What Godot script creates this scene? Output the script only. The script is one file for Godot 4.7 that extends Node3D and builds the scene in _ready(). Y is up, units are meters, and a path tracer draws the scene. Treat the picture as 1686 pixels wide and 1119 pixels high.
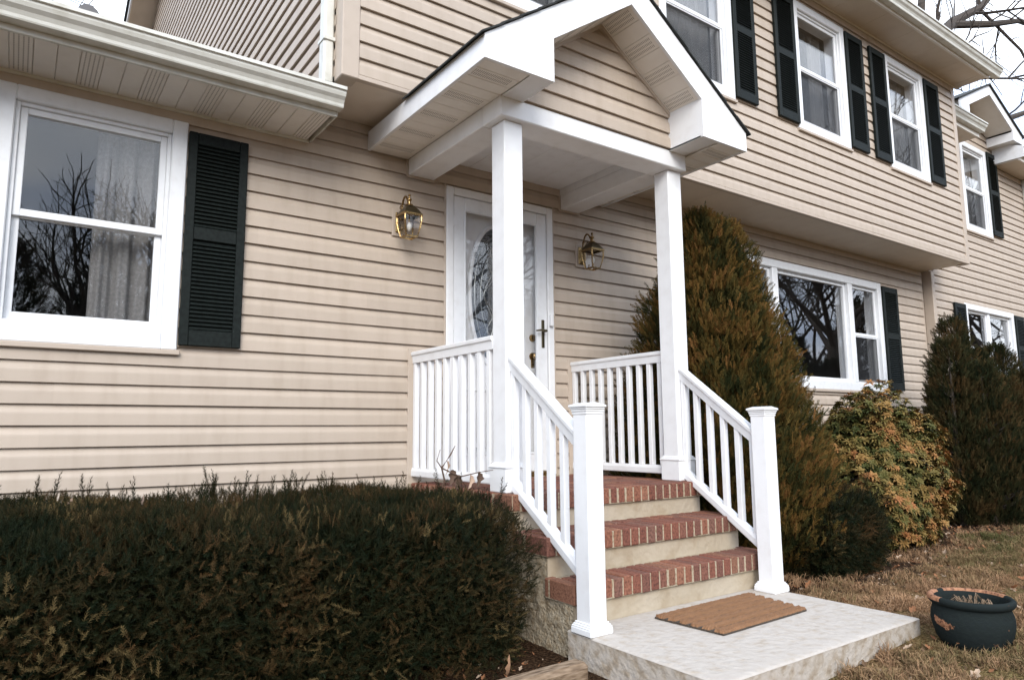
extends Node3D
# y = 0 is the porch floor; the lawn lies about 0.7 m lower. The house front is the plane z = 0, x runs along it.

var M := {}
var rng := RandomNumberGenerator.new()
var used := {}
var mesh_cache := {}
const EXPO := 0.1143

# ---------------------------------------------------------------- node helpers
func numbered(n: String) -> String:
	if not used.has(n):
		used[n] = 0
		return n
	used[n] += 1
	return "%s_%03d" % [n, used[n]]

func thing(called: String, label: String, category: String, at := Vector3.ZERO, group := "") -> Node3D:
	var o := Node3D.new()
	o.name = numbered(called)
	add_child(o)
	o.position = at
	tag(o, label, category, group)
	return o

func tag(o: Node, label: String, category: String, group := "") -> void:
	o.set_meta("label", label)
	o.set_meta("category", category)
	if group != "":
		o.set_meta("group", group)

func gpos(n: Node) -> Vector3:
	var p := Vector3.ZERO
	while n != self and n is Node3D:
		p += (n as Node3D).position
		n = n.get_parent()
	return p

# a mesh whose vertices are in world coordinates, hung under parent
func part(parent: Node, called: String, st: SurfaceTool, mat: Material) -> MeshInstance3D:
	var mi := MeshInstance3D.new()
	mi.name = called if parent != self else numbered(called)
	st.generate_normals()
	mi.mesh = st.commit()
	mi.material_override = mat
	parent.add_child(mi, true)
	mi.position = -(gpos(parent)) if parent != self else Vector3.ZERO
	return mi

# a shared mesh placed by a world transform
func inst(parent: Node, called: String, mesh: Mesh, mat: Material, xf: Transform3D) -> MeshInstance3D:
	var mi := MeshInstance3D.new()
	mi.name = called if parent != self else numbered(called)
	mi.mesh = mesh
	mi.material_override = mat
	parent.add_child(mi, true)
	xf.origin -= gpos(parent) if parent != self else Vector3.ZERO
	mi.transform = xf
	return mi

func structure(called: String, st: SurfaceTool, mat: Material) -> MeshInstance3D:
	var mi := part(self, called, st, mat)
	mi.set_meta("kind", "structure")
	return mi

func stuff(o: Node) -> Node:
	o.set_meta("kind", "stuff")
	return o

# ---------------------------------------------------------------- shape helpers
func ns() -> SurfaceTool:
	var st := SurfaceTool.new()
	st.begin(Mesh.PRIMITIVE_TRIANGLES)
	st.set_smooth_group(-1)
	return st

func tri(st: SurfaceTool, a: Vector3, b: Vector3, c: Vector3) -> void:
	st.add_vertex(a); st.add_vertex(b); st.add_vertex(c)

# corners counter-clockwise seen from outside
func quad(st: SurfaceTool, a: Vector3, b: Vector3, c: Vector3, d: Vector3) -> void:
	tri(st, a, c, b); tri(st, a, d, c)

func box(st: SurfaceTool, a: Vector3, b: Vector3) -> void:
	var lo := Vector3(minf(a.x, b.x), minf(a.y, b.y), minf(a.z, b.z))
	var hi := Vector3(maxf(a.x, b.x), maxf(a.y, b.y), maxf(a.z, b.z))
	cbox(st, (lo + hi) / 2, hi - lo, 0.0)

func bbox(st: SurfaceTool, a: Vector3, b: Vector3, bev: float) -> void:
	var lo := Vector3(minf(a.x, b.x), minf(a.y, b.y), minf(a.z, b.z))
	var hi := Vector3(maxf(a.x, b.x), maxf(a.y, b.y), maxf(a.z, b.z))
	cbox(st, (lo + hi) / 2, hi - lo, bev)

# box with chamfered edges, optionally turned
func cbox(st: SurfaceTool, c: Vector3, size: Vector3, bev: float, bas := Basis.IDENTITY) -> void:
	var h := size / 2
	var b: float = minf(bev, minf(h.x, minf(h.y, h.z)) * 0.9)
	var ax := [Vector3.RIGHT, Vector3.UP, Vector3.BACK]
	var P := func(sx: float, sy: float, sz: float, face: int) -> Vector3:
		var v := Vector3(sx * (h.x - (0.0 if face == 0 else b)), sy * (h.y - (0.0 if face == 1 else b)), sz * (h.z - (0.0 if face == 2 else b)))
		return c + bas * v
	for f in 3:
		for s in [-1.0, 1.0]:
			var q := []
			var seq := [[-1, -1], [1, -1], [1, 1], [-1, 1]]
			for k in seq:
				var v := [0.0, 0.0, 0.0]
				v[f] = s
				v[(f + 1) % 3] = float(k[0]) * s
				v[(f + 2) % 3] = float(k[1])
				q.append(P.call(v[0], v[1], v[2], f))
			quad(st, q[0], q[1], q[2], q[3])
	if b <= 0.0:
		return
	for f in 3: # edges parallel to axis f
		var g := (f + 1) % 3
		var k := (f + 2) % 3
		for sg in [-1.0, 1.0]:
			for sk in [-1.0, 1.0]:
				var v0 := [0.0, 0.0, 0.0]
				v0[f] = -1.0; v0[g] = sg; v0[k] = sk
				var v1 := [0.0, 0.0, 0.0]
				v1[f] = 1.0; v1[g] = sg; v1[k] = sk
				var a: Vector3 = P.call(v0[0], v0[1], v0[2], g)
				var d: Vector3 = P.call(v0[0], v0[1], v0[2], k)
				var b2: Vector3 = P.call(v1[0], v1[1], v1[2], g)
				var c2: Vector3 = P.call(v1[0], v1[1], v1[2], k)
				if sg * sk > 0:
					quad(st, a, d, c2, b2)
				else:
					quad(st, a, b2, c2, d)
	for sx in [-1.0, 1.0]:
		for sy in [-1.0, 1.0]:
			for sz in [-1.0, 1.0]:
				var a: Vector3 = P.call(sx, sy, sz, 0)
				var d: Vector3 = P.call(sx, sy, sz, 1)
				var e: Vector3 = P.call(sx, sy, sz, 2)
				if sx * sy * sz > 0:
					tri(st, a, e, d)
				else:
					tri(st, a, d, e)

# closed prism over a 2D outline: point = O + U*p.x + V*p.y, swept along W (U x V = direction of W)
func prism(st: SurfaceTool, poly: Array, O: Vector3, U: Vector3, V: Vector3, W: Vector3) -> void:
	var pts := PackedVector2Array(poly)
	if U.cross(V).dot(W) < 0:
		O = O + W
		W = -W
	var area := 0.0
	for i in pts.size():
		area += pts[i].cross(pts[(i + 1) % pts.size()])
	if area < 0:
		pts.reverse()
	var t := Geometry2D.triangulate_polygon(pts)
	for i in range(0, t.size(), 3):
		var p0 := pts[t[i]]
		var p1 := pts[t[i + 1]]
		var p2 := pts[t[i + 2]]
		if (p1 - p0).cross(p2 - p0) < 0:
			var sw := p1
			p1 = p2
			p2 = sw
		var a := O + U * p0.x + V * p0.y
		var b := O + U * p1.x + V * p1.y
		var c := O + U * p2.x + V * p2.y
		tri(st, a, b, c) # bottom cap faces -W
		tri(st, a + W, c + W, b + W)
	for i in pts.size():
		var p := pts[i]
		var q := pts[(i + 1) % pts.size()]
		var a := O + U * p.x + V * p.y
		var b := O + U * q.x + V * q.y
		quad(st, a, b, b + W, a + W)

func tube(st: SurfaceTool, pts: Array, rad: Array, sides := 8, cap := true) -> void:
	var rings := []
	var up := Vector3.UP
	for i in pts.size():
		var d: Vector3 = (pts[mini(i + 1, pts.size() - 1)] - pts[maxi(i - 1, 0)]).normalized()
		var ref := up if absf(d.dot(up)) < 0.95 else Vector3.RIGHT
		var u := d.cross(ref).normalized()
		var v := d.cross(u)
		var ring := []
		for k in sides:
			var a := TAU * k / sides
			ring.append(pts[i] + (u * cos(a) + v * sin(a)) * rad[i])
		rings.append(ring)
	for i in pts.size() - 1:
		for k in sides:
			var k2 := (k + 1) % sides
			quad(st, rings[i][k], rings[i + 1][k], rings[i + 1][k2], rings[i][k2])
	if cap:
		for k in range(1, sides - 1):
			tri(st, rings[0][0], rings[0][k + 1], rings[0][k])
			var n := pts.size() - 1
			tri(st, rings[n][0], rings[n][k], rings[n][k + 1])

# solid of revolution about a vertical axis: profile of (radius, height)
func lathe(st: SurfaceTool, at: Vector3, prof: Array, sides := 24, wob = null) -> void:
	for i in prof.size() - 1:
		for k in sides:
			var c := []
			for e in [[i, k], [i, k + 1], [i + 1, k + 1], [i + 1, k]]:
				var p: Vector2 = prof[e[0]]
				var a: float = TAU * (e[1] % sides) / sides
				var r := p.x
				if wob != null:
					r *= wob.call(a, p.y)
				c.append(at + Vector3(cos(a) * r, p.y, -sin(a) * r))
			quad(st, c[0], c[1], c[2], c[3])

func disc(st: SurfaceTool, at: Vector3, r: float, sides := 24) -> void:
	for k in sides:
		var a := TAU * k / sides
		var b := TAU * (k + 1) / sides
		tri(st, at, at + Vector3(cos(b) * r, 0, -sin(b) * r), at + Vector3(cos(a) * r, 0, -sin(a) * r))

# wall slab with rectangular holes; A runs along the wall, N points out, n0..n1 is the depth
func pierced(st: SurfaceTool, O: Vector3, A: Vector3, N: Vector3, s0: float, s1: float, y0: float, y1: float, n0: float, n1: float, holes: Array) -> void:
	var ss := [s0, s1]
	var ys := [y0, y1]
	for h in holes:
		ss.append(clampf(h[0], s0, s1)); ss.append(clampf(h[1], s0, s1))
		ys.append(clampf(h[2], y0, y1)); ys.append(clampf(h[3], y0, y1))
	ss.sort(); ys.sort()
	for i in ss.size() - 1:
		if ss[i + 1] - ss[i] < 0.001:
			continue
		var j := 0
		while j < ys.size() - 1:
			if ys[j + 1] - ys[j] < 0.001 or _in_hole((ss[i] + ss[i + 1]) / 2, (ys[j] + ys[j + 1]) / 2, holes):
				j += 1
				continue
			var k := j
			while k < ys.size() - 1 and not _in_hole((ss[i] + ss[i + 1]) / 2, (ys[k] + ys[k + 1]) / 2, holes):
				k += 1
			var c: Vector3 = O + A * (ss[i] + ss[i + 1]) / 2 + Vector3.UP * (ys[j] + ys[k]) / 2 + N * (n0 + n1) / 2
			var sz: Vector3 = A.abs() * (ss[i + 1] - ss[i]) + Vector3.UP * (ys[k] - ys[j]) + N.abs() * (n1 - n0)
			cbox(st, c, sz, 0.0)
			j = k

func _in_hole(s: float, y: float, holes: Array) -> bool:
	for h in holes:
		if s > h[0] and s < h[1] and y > h[2] and y < h[3]:
			return true
	return false

# one lap-siding course between sa(y) and sb(y), clipped to ya..yb
func course(st: SurfaceTool, O: Vector3, A: Vector3, N: Vector3, y0: float, ya: float, yb: float, sa: Callable, sb: Callable, lift: float) -> void:
	var e := EXPO
	var prof := [[y0 + 0.004, 0.001], [y0 + 0.001, 0.0175], [y0 + 0.003, 0.0205], [y0 + 0.55 * e, 0.0188], [y0 + 0.62 * e, 0.0178], [y0 + 0.70 * e, 0.0142], [y0 + 0.78 * e, 0.0086], [y0 + 0.88 * e, 0.0042], [y0 + 1.06 * e, 0.0015]]
	for i in prof.size() - 1:
		var p: float = prof[i][0]
		var q: float = prof[i + 1][0]
		var pn: float = prof[i][1] + lift
		var qn: float = prof[i + 1][1] + lift
		if i == 0:
			if p > ya and p < yb:
				quad(st, O + A * sa.call(p) + Vector3.UP * p + N * pn, O + A * sb.call(p) + Vector3.UP * p + N * pn, O + A * sb.call(p) + Vector3.UP * q + N * qn, O + A * sa.call(p) + Vector3.UP * q + N * qn)
			continue
		if q <= ya or p >= yb:
			continue
		var a := maxf(p, ya)
		var b := minf(q, yb)
		var an := lerpf(pn, qn, (a - p) / (q - p))
		var bn := lerpf(pn, qn, (b - p) / (q - p))
		var s0: float = sa.call(a)
		var s1: float = sb.call(a)
		var t0: float = sa.call(b)
		var t1: float = sb.call(b)
		if s1 - s0 < 0.004 and t1 - t0 < 0.004:
			continue
		var m := maxi(1, int((s1 - s0) / 0.4))
		for k in m:
			var f0 := float(k) / m
			var f1 := float(k + 1) / m
			quad(st, O + wavy(A, N, y0, lerpf(s0, s1, f0), a, an), O + wavy(A, N, y0, lerpf(s0, s1, f1), a, an), O + wavy(A, N, y0, lerpf(t0, t1, f1), b, bn), O + wavy(A, N, y0, lerpf(t0, t1, f0), b, bn))

# vinyl hangs a little loose: a slow wave of about a millimetre along each course
func wavy(A: Vector3, N: Vector3, y0: float, s: float, y: float, n: float) -> Vector3:
	var ph := y0 * 37.0
	return A * s + Vector3.UP * (y + 0.0009 * sin(s * 1.9 + ph)) + N * (n + 0.0011 * sin(s * 3.1 + ph * 1.7) + 0.0006 * sin(s * 7.3 + ph))

# siding boards, each course its own part, cut round the holes; lim(y) -> [s0, s1]
func siding(parent: Node, O: Vector3, A: Vector3, N: Vector3, y0: float, y1: float, phase: float, lim: Callable, holes: Array, seams: float) -> void:
	var y := phase
	while y < y0 - EXPO:
		y += EXPO
	while y < y1:
		var ya := maxf(y, y0)
		var yb := minf(y + EXPO, y1)
		var l0: Array = lim.call(ya)
		var l1: Array = lim.call(yb)
		var lo: float = minf(l0[0], l1[0])
		var hi: float = maxf(l0[1], l1[1])
		# full-height holes split the course into separate boards
		var cuts := []
		var partial := []
		for h in holes:
			if h[3] <= ya + 0.002 or h[2] >= yb - 0.002 or h[1] <= lo or h[0] >= hi:
				continue
			if h[2] <= ya + 0.002 and h[3] >= yb - 0.002:
				cuts.append(h)
			else:
				partial.append(h)
		cuts.sort_custom(func(p, q): return p[0] < q[0])
		var segs := []
		var s := lo
		for h in cuts:
			if h[0] > s + 0.01:
				segs.append([s, h[0]])
			s = maxf(s, h[1])
		if hi > s + 0.01:
			segs.append([s, hi])
		var out := []
		for g in segs:
			if g[1] - g[0] > 1.6 and rng.randf() < seams:
				var m: float = lerpf(g[0], g[1], rng.randf_range(0.2, 0.8))
				out.append([g[0], m, 0.0])
				out.append([m - 0.02, g[1], 0.0018])
			else:
				out.append([g[0], g[1], 0.0])
		for g in out:
			var st := ns()
			var g0: float = g[0]
			var g1: float = g[1]
			var xs := [g0, g1]
			for h in partial:
				if h[0] > g0 and h[0] < g1: xs.append(h[0])
				if h[1] > g0 and h[1] < g1: xs.append(h[1])
			xs.sort()
			for i in xs.size() - 1:
				var u0: float = xs[i]
				var u1: float = xs[i + 1]
				var mid := (u0 + u1) / 2
				var spans := [[ya, yb]]
				for h in partial:
					if mid > h[0] and mid < h[1]:
						var n2 := []
						for sp in spans:
							if h[2] > sp[0]: n2.append([sp[0], minf(sp[1], h[2])])
							if h[3] < sp[1]: n2.append([maxf(sp[0], h[3]), sp[1]])
						spans = n2
				var fa := func(yy: float) -> float: return maxf(u0, lim.call(yy)[0])
				var fb := func(yy: float) -> float: return maxf(maxf(u0, lim.call(yy)[0]), minf(u1, lim.call(yy)[1]))
				for sp in spans:
					course(st, O, A, N, y, sp[0], sp[1], fa, fb, g[2])
			part(parent, "siding_board", st, M.siding[rng.randi() % 4])
		y += EXPO

# ---------------------------------------------------------------- materials
func noise_image(seed_: int, freq: float, oct: int, w: int, h: int, ramp: Array, stretch := Vector2.ONE, kind := FastNoiseLite.TYPE_SIMPLEX_SMOOTH) -> ImageTexture:
	var n := FastNoiseLite.new()
	n.noise_type = kind
	n.seed = seed_
	n.frequency = freq
	n.fractal_octaves = oct
	var raw: Image = n.get_seamless_image(int(w / stretch.x), int(h / stretch.y), false, false, 0.15, true)
	raw.resize(w, h, Image.INTERPOLATE_CUBIC)
	raw.convert(Image.FORMAT_L8)
	var g := Gradient.new()
	var offs := PackedFloat32Array()
	var cols := PackedColorArray()
	for r in ramp:
		offs.append(r[0]); cols.append(r[1])
	g.offsets = offs
	g.colors = cols
	var lut := []
	for i in 256:
		lut.append(g.sample(i / 255.0))
	var im := Image.create(w, h, false, Image.FORMAT_RGB8)
	var data := raw.get_data()
	var outd := PackedByteArray()
	outd.resize(w * h * 3)
	for i in w * h:
		var c: Color = lut[data[i]]
		outd[i * 3] = c.r8; outd[i * 3 + 1] = c.g8; outd[i * 3 + 2] = c.b8
	im.set_data(w, h, false, Image.FORMAT_RGB8, outd)
	return ImageTexture.create_from_image(im)

func normal_tex(seed_: int, freq: float, oct: int, size: int, strength: float, stretch := Vector2.ONE) -> ImageTexture:
	var n := FastNoiseLite.new()
	n.seed = seed_
	n.frequency = freq
	n.fractal_octaves = oct
	var raw: Image = n.get_seamless_image(int(size / stretch.x), int(size / stretch.y), false, false, 0.15, true)
	raw.resize(size, size, Image.INTERPOLATE_CUBIC)
	raw.convert(Image.FORMAT_RGBA8)
	raw.bump_map_to_normal_map(strength)
	return ImageTexture.create_from_image(raw)

# colour given as a linear reflectance
func lin(r: float, g: float, b: float) -> Color:
	return Color(r, g, b).linear_to_srgb()

func mat(c: Color, rough: float, tex: Texture2D = null, scale := 1.0, nrm: Texture2D = null, nscale := 0.5, spec := 0.5) -> StandardMaterial3D:
	var m := StandardMaterial3D.new()
	m.albedo_color = c
	m.roughness = rough
	m.metallic_specular = spec
	m.cull_mode = BaseMaterial3D.CULL_DISABLED
	if tex or nrm:
		m.uv1_triplanar = true
		m.uv1_world_triplanar = true
		m.uv1_scale = Vector3.ONE * scale
		m.uv1_triplanar_sharpness = 4.0
	if tex:
		m.albedo_texture = tex
	if nrm:
		m.normal_enabled = true
		m.normal_texture = nrm
		m.normal_scale = nscale
	return m

func leafmat(rough: float, back: Color) -> StandardMaterial3D:
	var m := StandardMaterial3D.new()
	m.albedo_color = Color.WHITE
	m.vertex_color_use_as_albedo = true
	m.roughness = rough
	m.metallic_specular = 0.2
	m.cull_mode = BaseMaterial3D.CULL_DISABLED
	if back.r > 0.06:
		m.backlight_enabled = true
		m.backlight = back
	return m

func make_materials() -> void:
	var W := Color(1, 1, 1)
	var soft := noise_image(3, 0.012, 4, 512, 512, [[0.0, Color(0.955, 0.95, 0.945)], [0.45, Color(0.985, 0.985, 0.985)], [1.0, W]])
	var grain := normal_tex(8, 0.02, 3, 512, 2.0, Vector2(8, 1))
	var streak := noise_image(44, 0.02, 5, 512, 512, [[0.0, Color(0.955, 0.95, 0.94)], [0.35, Color(0.982, 0.98, 0.977)], [0.6, Color(0.995, 0.995, 0.994)], [1.0, W]], Vector2(1, 6))
	M.siding = []
	for k in 4:
		var f: float = [1.0, 0.96, 1.03, 0.985][k]
		M.siding.append(mat(lin(0.475 * f, 0.394 * f, 0.318 * f), 0.5, streak, 0.8, null, 0.0, 0.4))
	M.tan = mat(lin(0.47, 0.388, 0.312), 0.5, soft, 0.9)
	M.white = mat(lin(0.80, 0.80, 0.80), 0.42, soft, 1.1)
	M.vinyl = mat(lin(0.78, 0.79, 0.80), 0.3, soft, 1.7)
	M.gutter = mat(lin(0.66, 0.65, 0.60), 0.38, noise_image(71, 0.02, 5, 512, 512, [[0.0, Color(0.86, 0.85, 0.82)], [0.4, Color(0.96, 0.96, 0.95)], [1.0, W]], Vector2(1, 1)), 0.6)
	M.soffit = mat(lin(0.80, 0.76, 0.70), 0.55, soft, 0.8)
	M.soffit_tan = mat(lin(0.64, 0.55, 0.45), 0.5, soft, 0.6)
	M.slot_shade = mat(lin(0.34, 0.31, 0.27), 0.9)  # the dark inside the vent holes, put into the colour
	M.shutter = mat(lin(0.011, 0.016, 0.014), 0.6, noise_image(14, 0.03, 4, 512, 512, [[0.0, Color(0.55, 0.55, 0.55)], [0.5, Color(0.85, 0.85, 0.85)], [1.0, W]]), 2.0, grain, 0.3, 0.3)
	M.shingle = mat(lin(0.045, 0.048, 0.045), 0.95, noise_image(15, 0.2, 2, 512, 512, [[0.2, Color(0.5, 0.5, 0.5)], [0.8, W]]), 2.5)
	M.room = mat(lin(0.13, 0.12, 0.11), 0.9)
	M.roomfloor = mat(lin(0.16, 0.11, 0.07), 0.6)
	M.curtain = mat(lin(0.20, 0.195, 0.19), 0.9, noise_image(16, 0.05, 3, 256, 256, [[0.3, Color(0.9, 0.9, 0.9)], [0.7, W]]), 3.0)
	M.curtain.backlight_enabled = true
	M.curtain.backlight = Color(0.2, 0.2, 0.2)
	var gl := StandardMaterial3D.new()
	gl.albedo_color = Color(0.10, 0.12, 0.12, 0.03)
	gl.transparency = BaseMaterial3D.TRANSPARENCY_ALPHA
	gl.roughness = 0.0
	gl.metallic_specular = 0.7
	M.glass = gl
	var lg: StandardMaterial3D = gl.duplicate()
	lg.metallic_specular = 0.55
	M.lampglass = lg
	var sc := StandardMaterial3D.new()
	sc.albedo_color = Color(0.10, 0.10, 0.11, 0.55)
	sc.transparency = BaseMaterial3D.TRANSPARENCY_ALPHA
	sc.roughness = 0.8
	M.screen = sc
	M.oval = mat(lin(0.02, 0.025, 0.028), 0.12, noise_image(18, 0.03, 3, 256, 256, [[0.2, Color(0.3, 0.32, 0.34)], [0.5, Color(0.8, 0.85, 0.9)], [0.8, W]]), 4.0, normal_tex(19, 0.05, 2, 256, 4.0), 0.6)
	M.lead = mat(lin(0.32, 0.33, 0.33), 0.35)
	M.lead.metallic = 0.8
	M.brass = mat(lin(0.42, 0.29, 0.135), 0.3, noise_image(20, 0.04, 3, 256, 256, [[0.2, Color(0.5, 0.46, 0.4)], [0.6, W]]), 8.0)
	M.brass.metallic = 1.0
	M.darkmetal = mat(lin(0.12, 0.10, 0.06), 0.35)
	M.darkmetal.metallic = 0.9
	M.bulb = mat(lin(0.7, 0.68, 0.62), 0.3)
	# masonry
	var stain := noise_image(21, 0.012, 6, 1024, 1024, [[0.0, Color(0.72, 0.66, 0.58)], [0.3, Color(0.86, 0.82, 0.76)], [0.5, Color(0.95, 0.93, 0.90)], [1.0, W]])
	var pit := normal_tex(22, 0.06, 5, 512, 6.0)
	M.concrete = mat(lin(0.45, 0.385, 0.295), 0.9, noise_image(51, 0.01, 5, 512, 512, [[0.0, Color(0.84, 0.80, 0.74)], [0.4, Color(0.95, 0.94, 0.92)], [1.0, W]]), 0.6, pit, 0.2)
	M.slab_top = mat(lin(0.45, 0.41, 0.365), 0.85, noise_image(23, 0.02, 8, 1024, 1024, [[0.0, Color(0.885, 0.845, 0.79)], [0.25, Color(0.945, 0.925, 0.90)], [0.45, Color(0.975, 0.968, 0.96)], [1.0, W]]), 0.6, pit, 0.25)
	M.slab_side = mat(lin(0.45, 0.41, 0.365), 0.95, stain, 0.9, pit, 0.35)
	M.stucco = mat(lin(0.36, 0.31, 0.23), 0.95, stain, 1.6, pit, 1.0)
	M.mortar = mat(lin(0.42, 0.36, 0.27), 0.95, stain, 3.0, pit, 0.6)
	var bt := noise_image(24, 0.03, 5, 512, 512, [[0.0, Color(0.52, 0.46, 0.44)], [0.4, Color(0.86, 0.84, 0.83)], [0.8, W], [1.0, Color(1, 0.98, 0.93)]])
	M.brick = []
	for c in [[0.235, 0.085, 0.052], [0.275, 0.11, 0.064], [0.20, 0.072, 0.046], [0.30, 0.135, 0.080], [0.19, 0.08, 0.055], [0.25, 0.115, 0.068], [0.225, 0.092, 0.06], [0.21, 0.10, 0.07]]:
		M.brick.append(mat(lin(c[0], c[1], c[2]), 0.85, bt, 3.0 + rng.randf(), pit, 0.6))
	M.coir = mat(lin(0.42, 0.225, 0.115), 1.0, noise_image(25, 0.25, 3, 512, 512, [[0.1, Color(0.45, 0.4, 0.35)], [0.5, Color(0.85, 0.83, 0.8)], [0.9, W]]), 3.0, normal_tex(26, 0.25, 3, 512, 8.0), 1.0)
	M.timber = mat(lin(0.30, 0.22, 0.15), 0.9, noise_image(27, 0.05, 4, 512, 512, [[0.1, Color(0.5, 0.45, 0.4)], [0.5, Color(0.85, 0.82, 0.78)], [0.9, W]], Vector2(6, 1)), 2.0)
	M.bark = mat(lin(0.085, 0.068, 0.055), 0.95, noise_image(28, 0.05, 4, 512, 512, [[0.1, Color(0.45, 0.45, 0.45)], [0.6, Color(0.9, 0.88, 0.85)], [1.0, W]], Vector2(1, 5)), 1.5)
	M.twig = mat(lin(0.10, 0.06, 0.04), 0.9)
	# ground: grain and patches of soil, straw and litter, multiplied with the bed and lawn tints of the vertices
	var gm := mat(W, 1.0, noise_image(29, 0.06, 6, 1024, 1024, [[0.0, Color(0.32, 0.28, 0.24)], [0.4, Color(0.68, 0.62, 0.55)], [0.62, Color(0.9, 0.86, 0.78)], [1.0, W]]), 0.75, normal_tex(30, 0.12, 5, 512, 8.0), 1.0, 0.2)
	gm.vertex_color_use_as_albedo = true
	M.ground = gm
	# pot: dark paint flaked off orange clay (flakes have hard outlines)
	M.pot = mat(W, 0.75, noise_image(31, 0.008, 4, 512, 512, [[0.0, lin(0.016, 0.020, 0.020)], [0.88, lin(0.018, 0.023, 0.022)], [0.895, lin(0.022, 0.027, 0.025)], [0.905, lin(0.30, 0.13, 0.065)], [1.0, lin(0.38, 0.18, 0.10)]]), 3.3, normal_tex(32, 0.05, 3, 256, 3.0), 0.4, 0.1)
	M.clay = mat(lin(0.40, 0.19, 0.10), 0.85, noise_image(33, 0.03, 4, 256, 256, [[0.1, Color(0.4, 0.33, 0.3)], [0.42, Color(0.85, 0.83, 0.8)], [0.9, W]]), 5.0)
	M.soil = mat(lin(0.06, 0.045, 0.032), 1.0, null, 1.0, pit, 1.0)
	M.straw = leafmat(0.9, Color(0.12, 0.1, 0.06))
	M.yew = leafmat(0.62, Color(0.02, 0.025, 0.01))
	M.thuja = leafmat(0.75, Color(0.05, 0.04, 0.012))
	M.pieris = leafmat(0.4, Color(0.10, 0.07, 0.03))
	M.dryleaf = mat(lin(0.36, 0.20, 0.11), 0.85)
	M.dryleaf2 = mat(lin(0.52, 0.36, 0.26), 0.85)
	M.greymetal = mat(lin(0.20, 0.20, 0.21), 0.5)
	M.foundation = mat(lin(0.30, 0.28, 0.25), 0.95, stain, 1.0, pit, 0.6)

# ---------------------------------------------------------------- terrain
var hn := FastNoiseLite.new()
func gy(x: float, z: float) -> float:
	var t := smoothstep(1.8, 4.2, x)
	return lerpf(-0.755, -0.685, t) + hn.get_noise_2d(x * 60.0, z * 60.0) * 0.018

func bed_edge(x: float) -> float:
	if x < 3.9: return 1.75
	if x < 5.1: return lerpf(1.75, 2.0, (x - 3.9) / 1.2)
	if x < 7.6: return lerpf(2.0, 1.62, (x - 5.1) / 2.5)
	return lerpf(1.62, 1.4, clampf((x - 7.6) / 4.0, 0, 1))

# ---------------------------------------------------------------- house pieces
func glass_quad(parent: Node, called: String, x0: float, x1: float, y0: float, y1: float, z: float, m: Material) -> MeshInstance3D:
	var st := ns()
	quad(st, Vector3(x0, y0, z), Vector3(x1, y0, z), Vector3(x1, y1, z), Vector3(x0, y1, z))
	if m == M.glass: # double glazing
		quad(st, Vector3(x0, y0, z - 0.011), Vector3(x1, y0, z - 0.011), Vector3(x1, y1, z - 0.011), Vector3(x0, y1, z - 0.011))
	return part(parent, called, st, m)

func ring(st: SurfaceTool, x0: float, x1: float, y0: float, y1: float, z0: float, z1: float, l: float, r: float, b: float, t: float, bev := 0.003) -> void:
	bbox(st, Vector3(x0, y0, z0), Vector3(x0 + l, y1, z1), bev)
	bbox(st, Vector3(x1 - r, y0, z0), Vector3(x1, y1, z1), bev)
	bbox(st, Vector3(x0 + l, y1 - t, z0), Vector3(x1 - r, y1, z1 - 0.0005), bev)
	bbox(st, Vector3(x0 + l, y0, z0), Vector3(x1 - r, y0 + b, z1 - 0.0005), bev)

func curtain_mesh(x0: float, x1: float, y0: float, y1: float, z: float, folds: float, seed_: int) -> SurfaceTool:
	var st := SurfaceTool.new()
	st.begin(Mesh.PRIMITIVE_TRIANGLES)
	st.set_smooth_group(1)
	var n := int((x1 - x0) / 0.012)
	for i in n:
		var a := lerpf(x0, x1, float(i) / n)
		var b := lerpf(x0, x1, float(i + 1) / n)
		var za := z + 0.022 * sin(a * folds + seed_) + 0.012 * sin(a * folds * 2.3 + seed_ * 2.0)
		var zb := z + 0.022 * sin(b * folds + seed_) + 0.012 * sin(b * folds * 2.3 + seed_ * 2.0)
		quad(st, Vector3(a, y0, za), Vector3(b, y0, zb), Vector3(b, y1, zb), Vector3(a, y1, za))
	return st

# two sashes one above the other, within the clear opening
func hung_sashes(w: Node, x0: float, x1: float, y0: float, y1: float, zp: float, screen: bool) -> void:
	var ym := y0 + (y1 - y0) * 0.49
	var rail := 0.036
	var st := ns()
	ring(st, x0, x1, ym - 0.012, y1, zp - 0.03, zp - 0.008, rail, rail, 0.04, rail)
	part(w, "upper_sash", st, M.vinyl)
	glass_quad(w, "pane", x0 + rail - 0.004, x1 - rail + 0.004, ym + 0.024, y1 - rail + 0.004, zp - 0.02, M.glass)
	st = ns()
	ring(st, x0, x1, y0, ym + 0.022, zp - 0.062, zp - 0.034, rail, rail, 0.045, 0.04)
	part(w, "lower_sash", st, M.vinyl)
	glass_quad(w, "pane", x0 + rail - 0.004, x1 - rail + 0.004, y0 + 0.041, ym - 0.014, zp - 0.049, M.glass)
	if screen:
		glass_quad(w, "insect_screen", x0 + 0.012, x1 - 0.012, y0 + 0.012, ym - 0.014, zp - 0.022, M.screen)
		st = ns()
		ring(st, x0 + 0.002, x1 - 0.002, y0 + 0.002, ym - 0.0125, zp - 0.03, zp - 0.014, 0.016, 0.016, 0.016, 0.012, 0.001)
		part(w, "screen_frame", st, M.vinyl)

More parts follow.
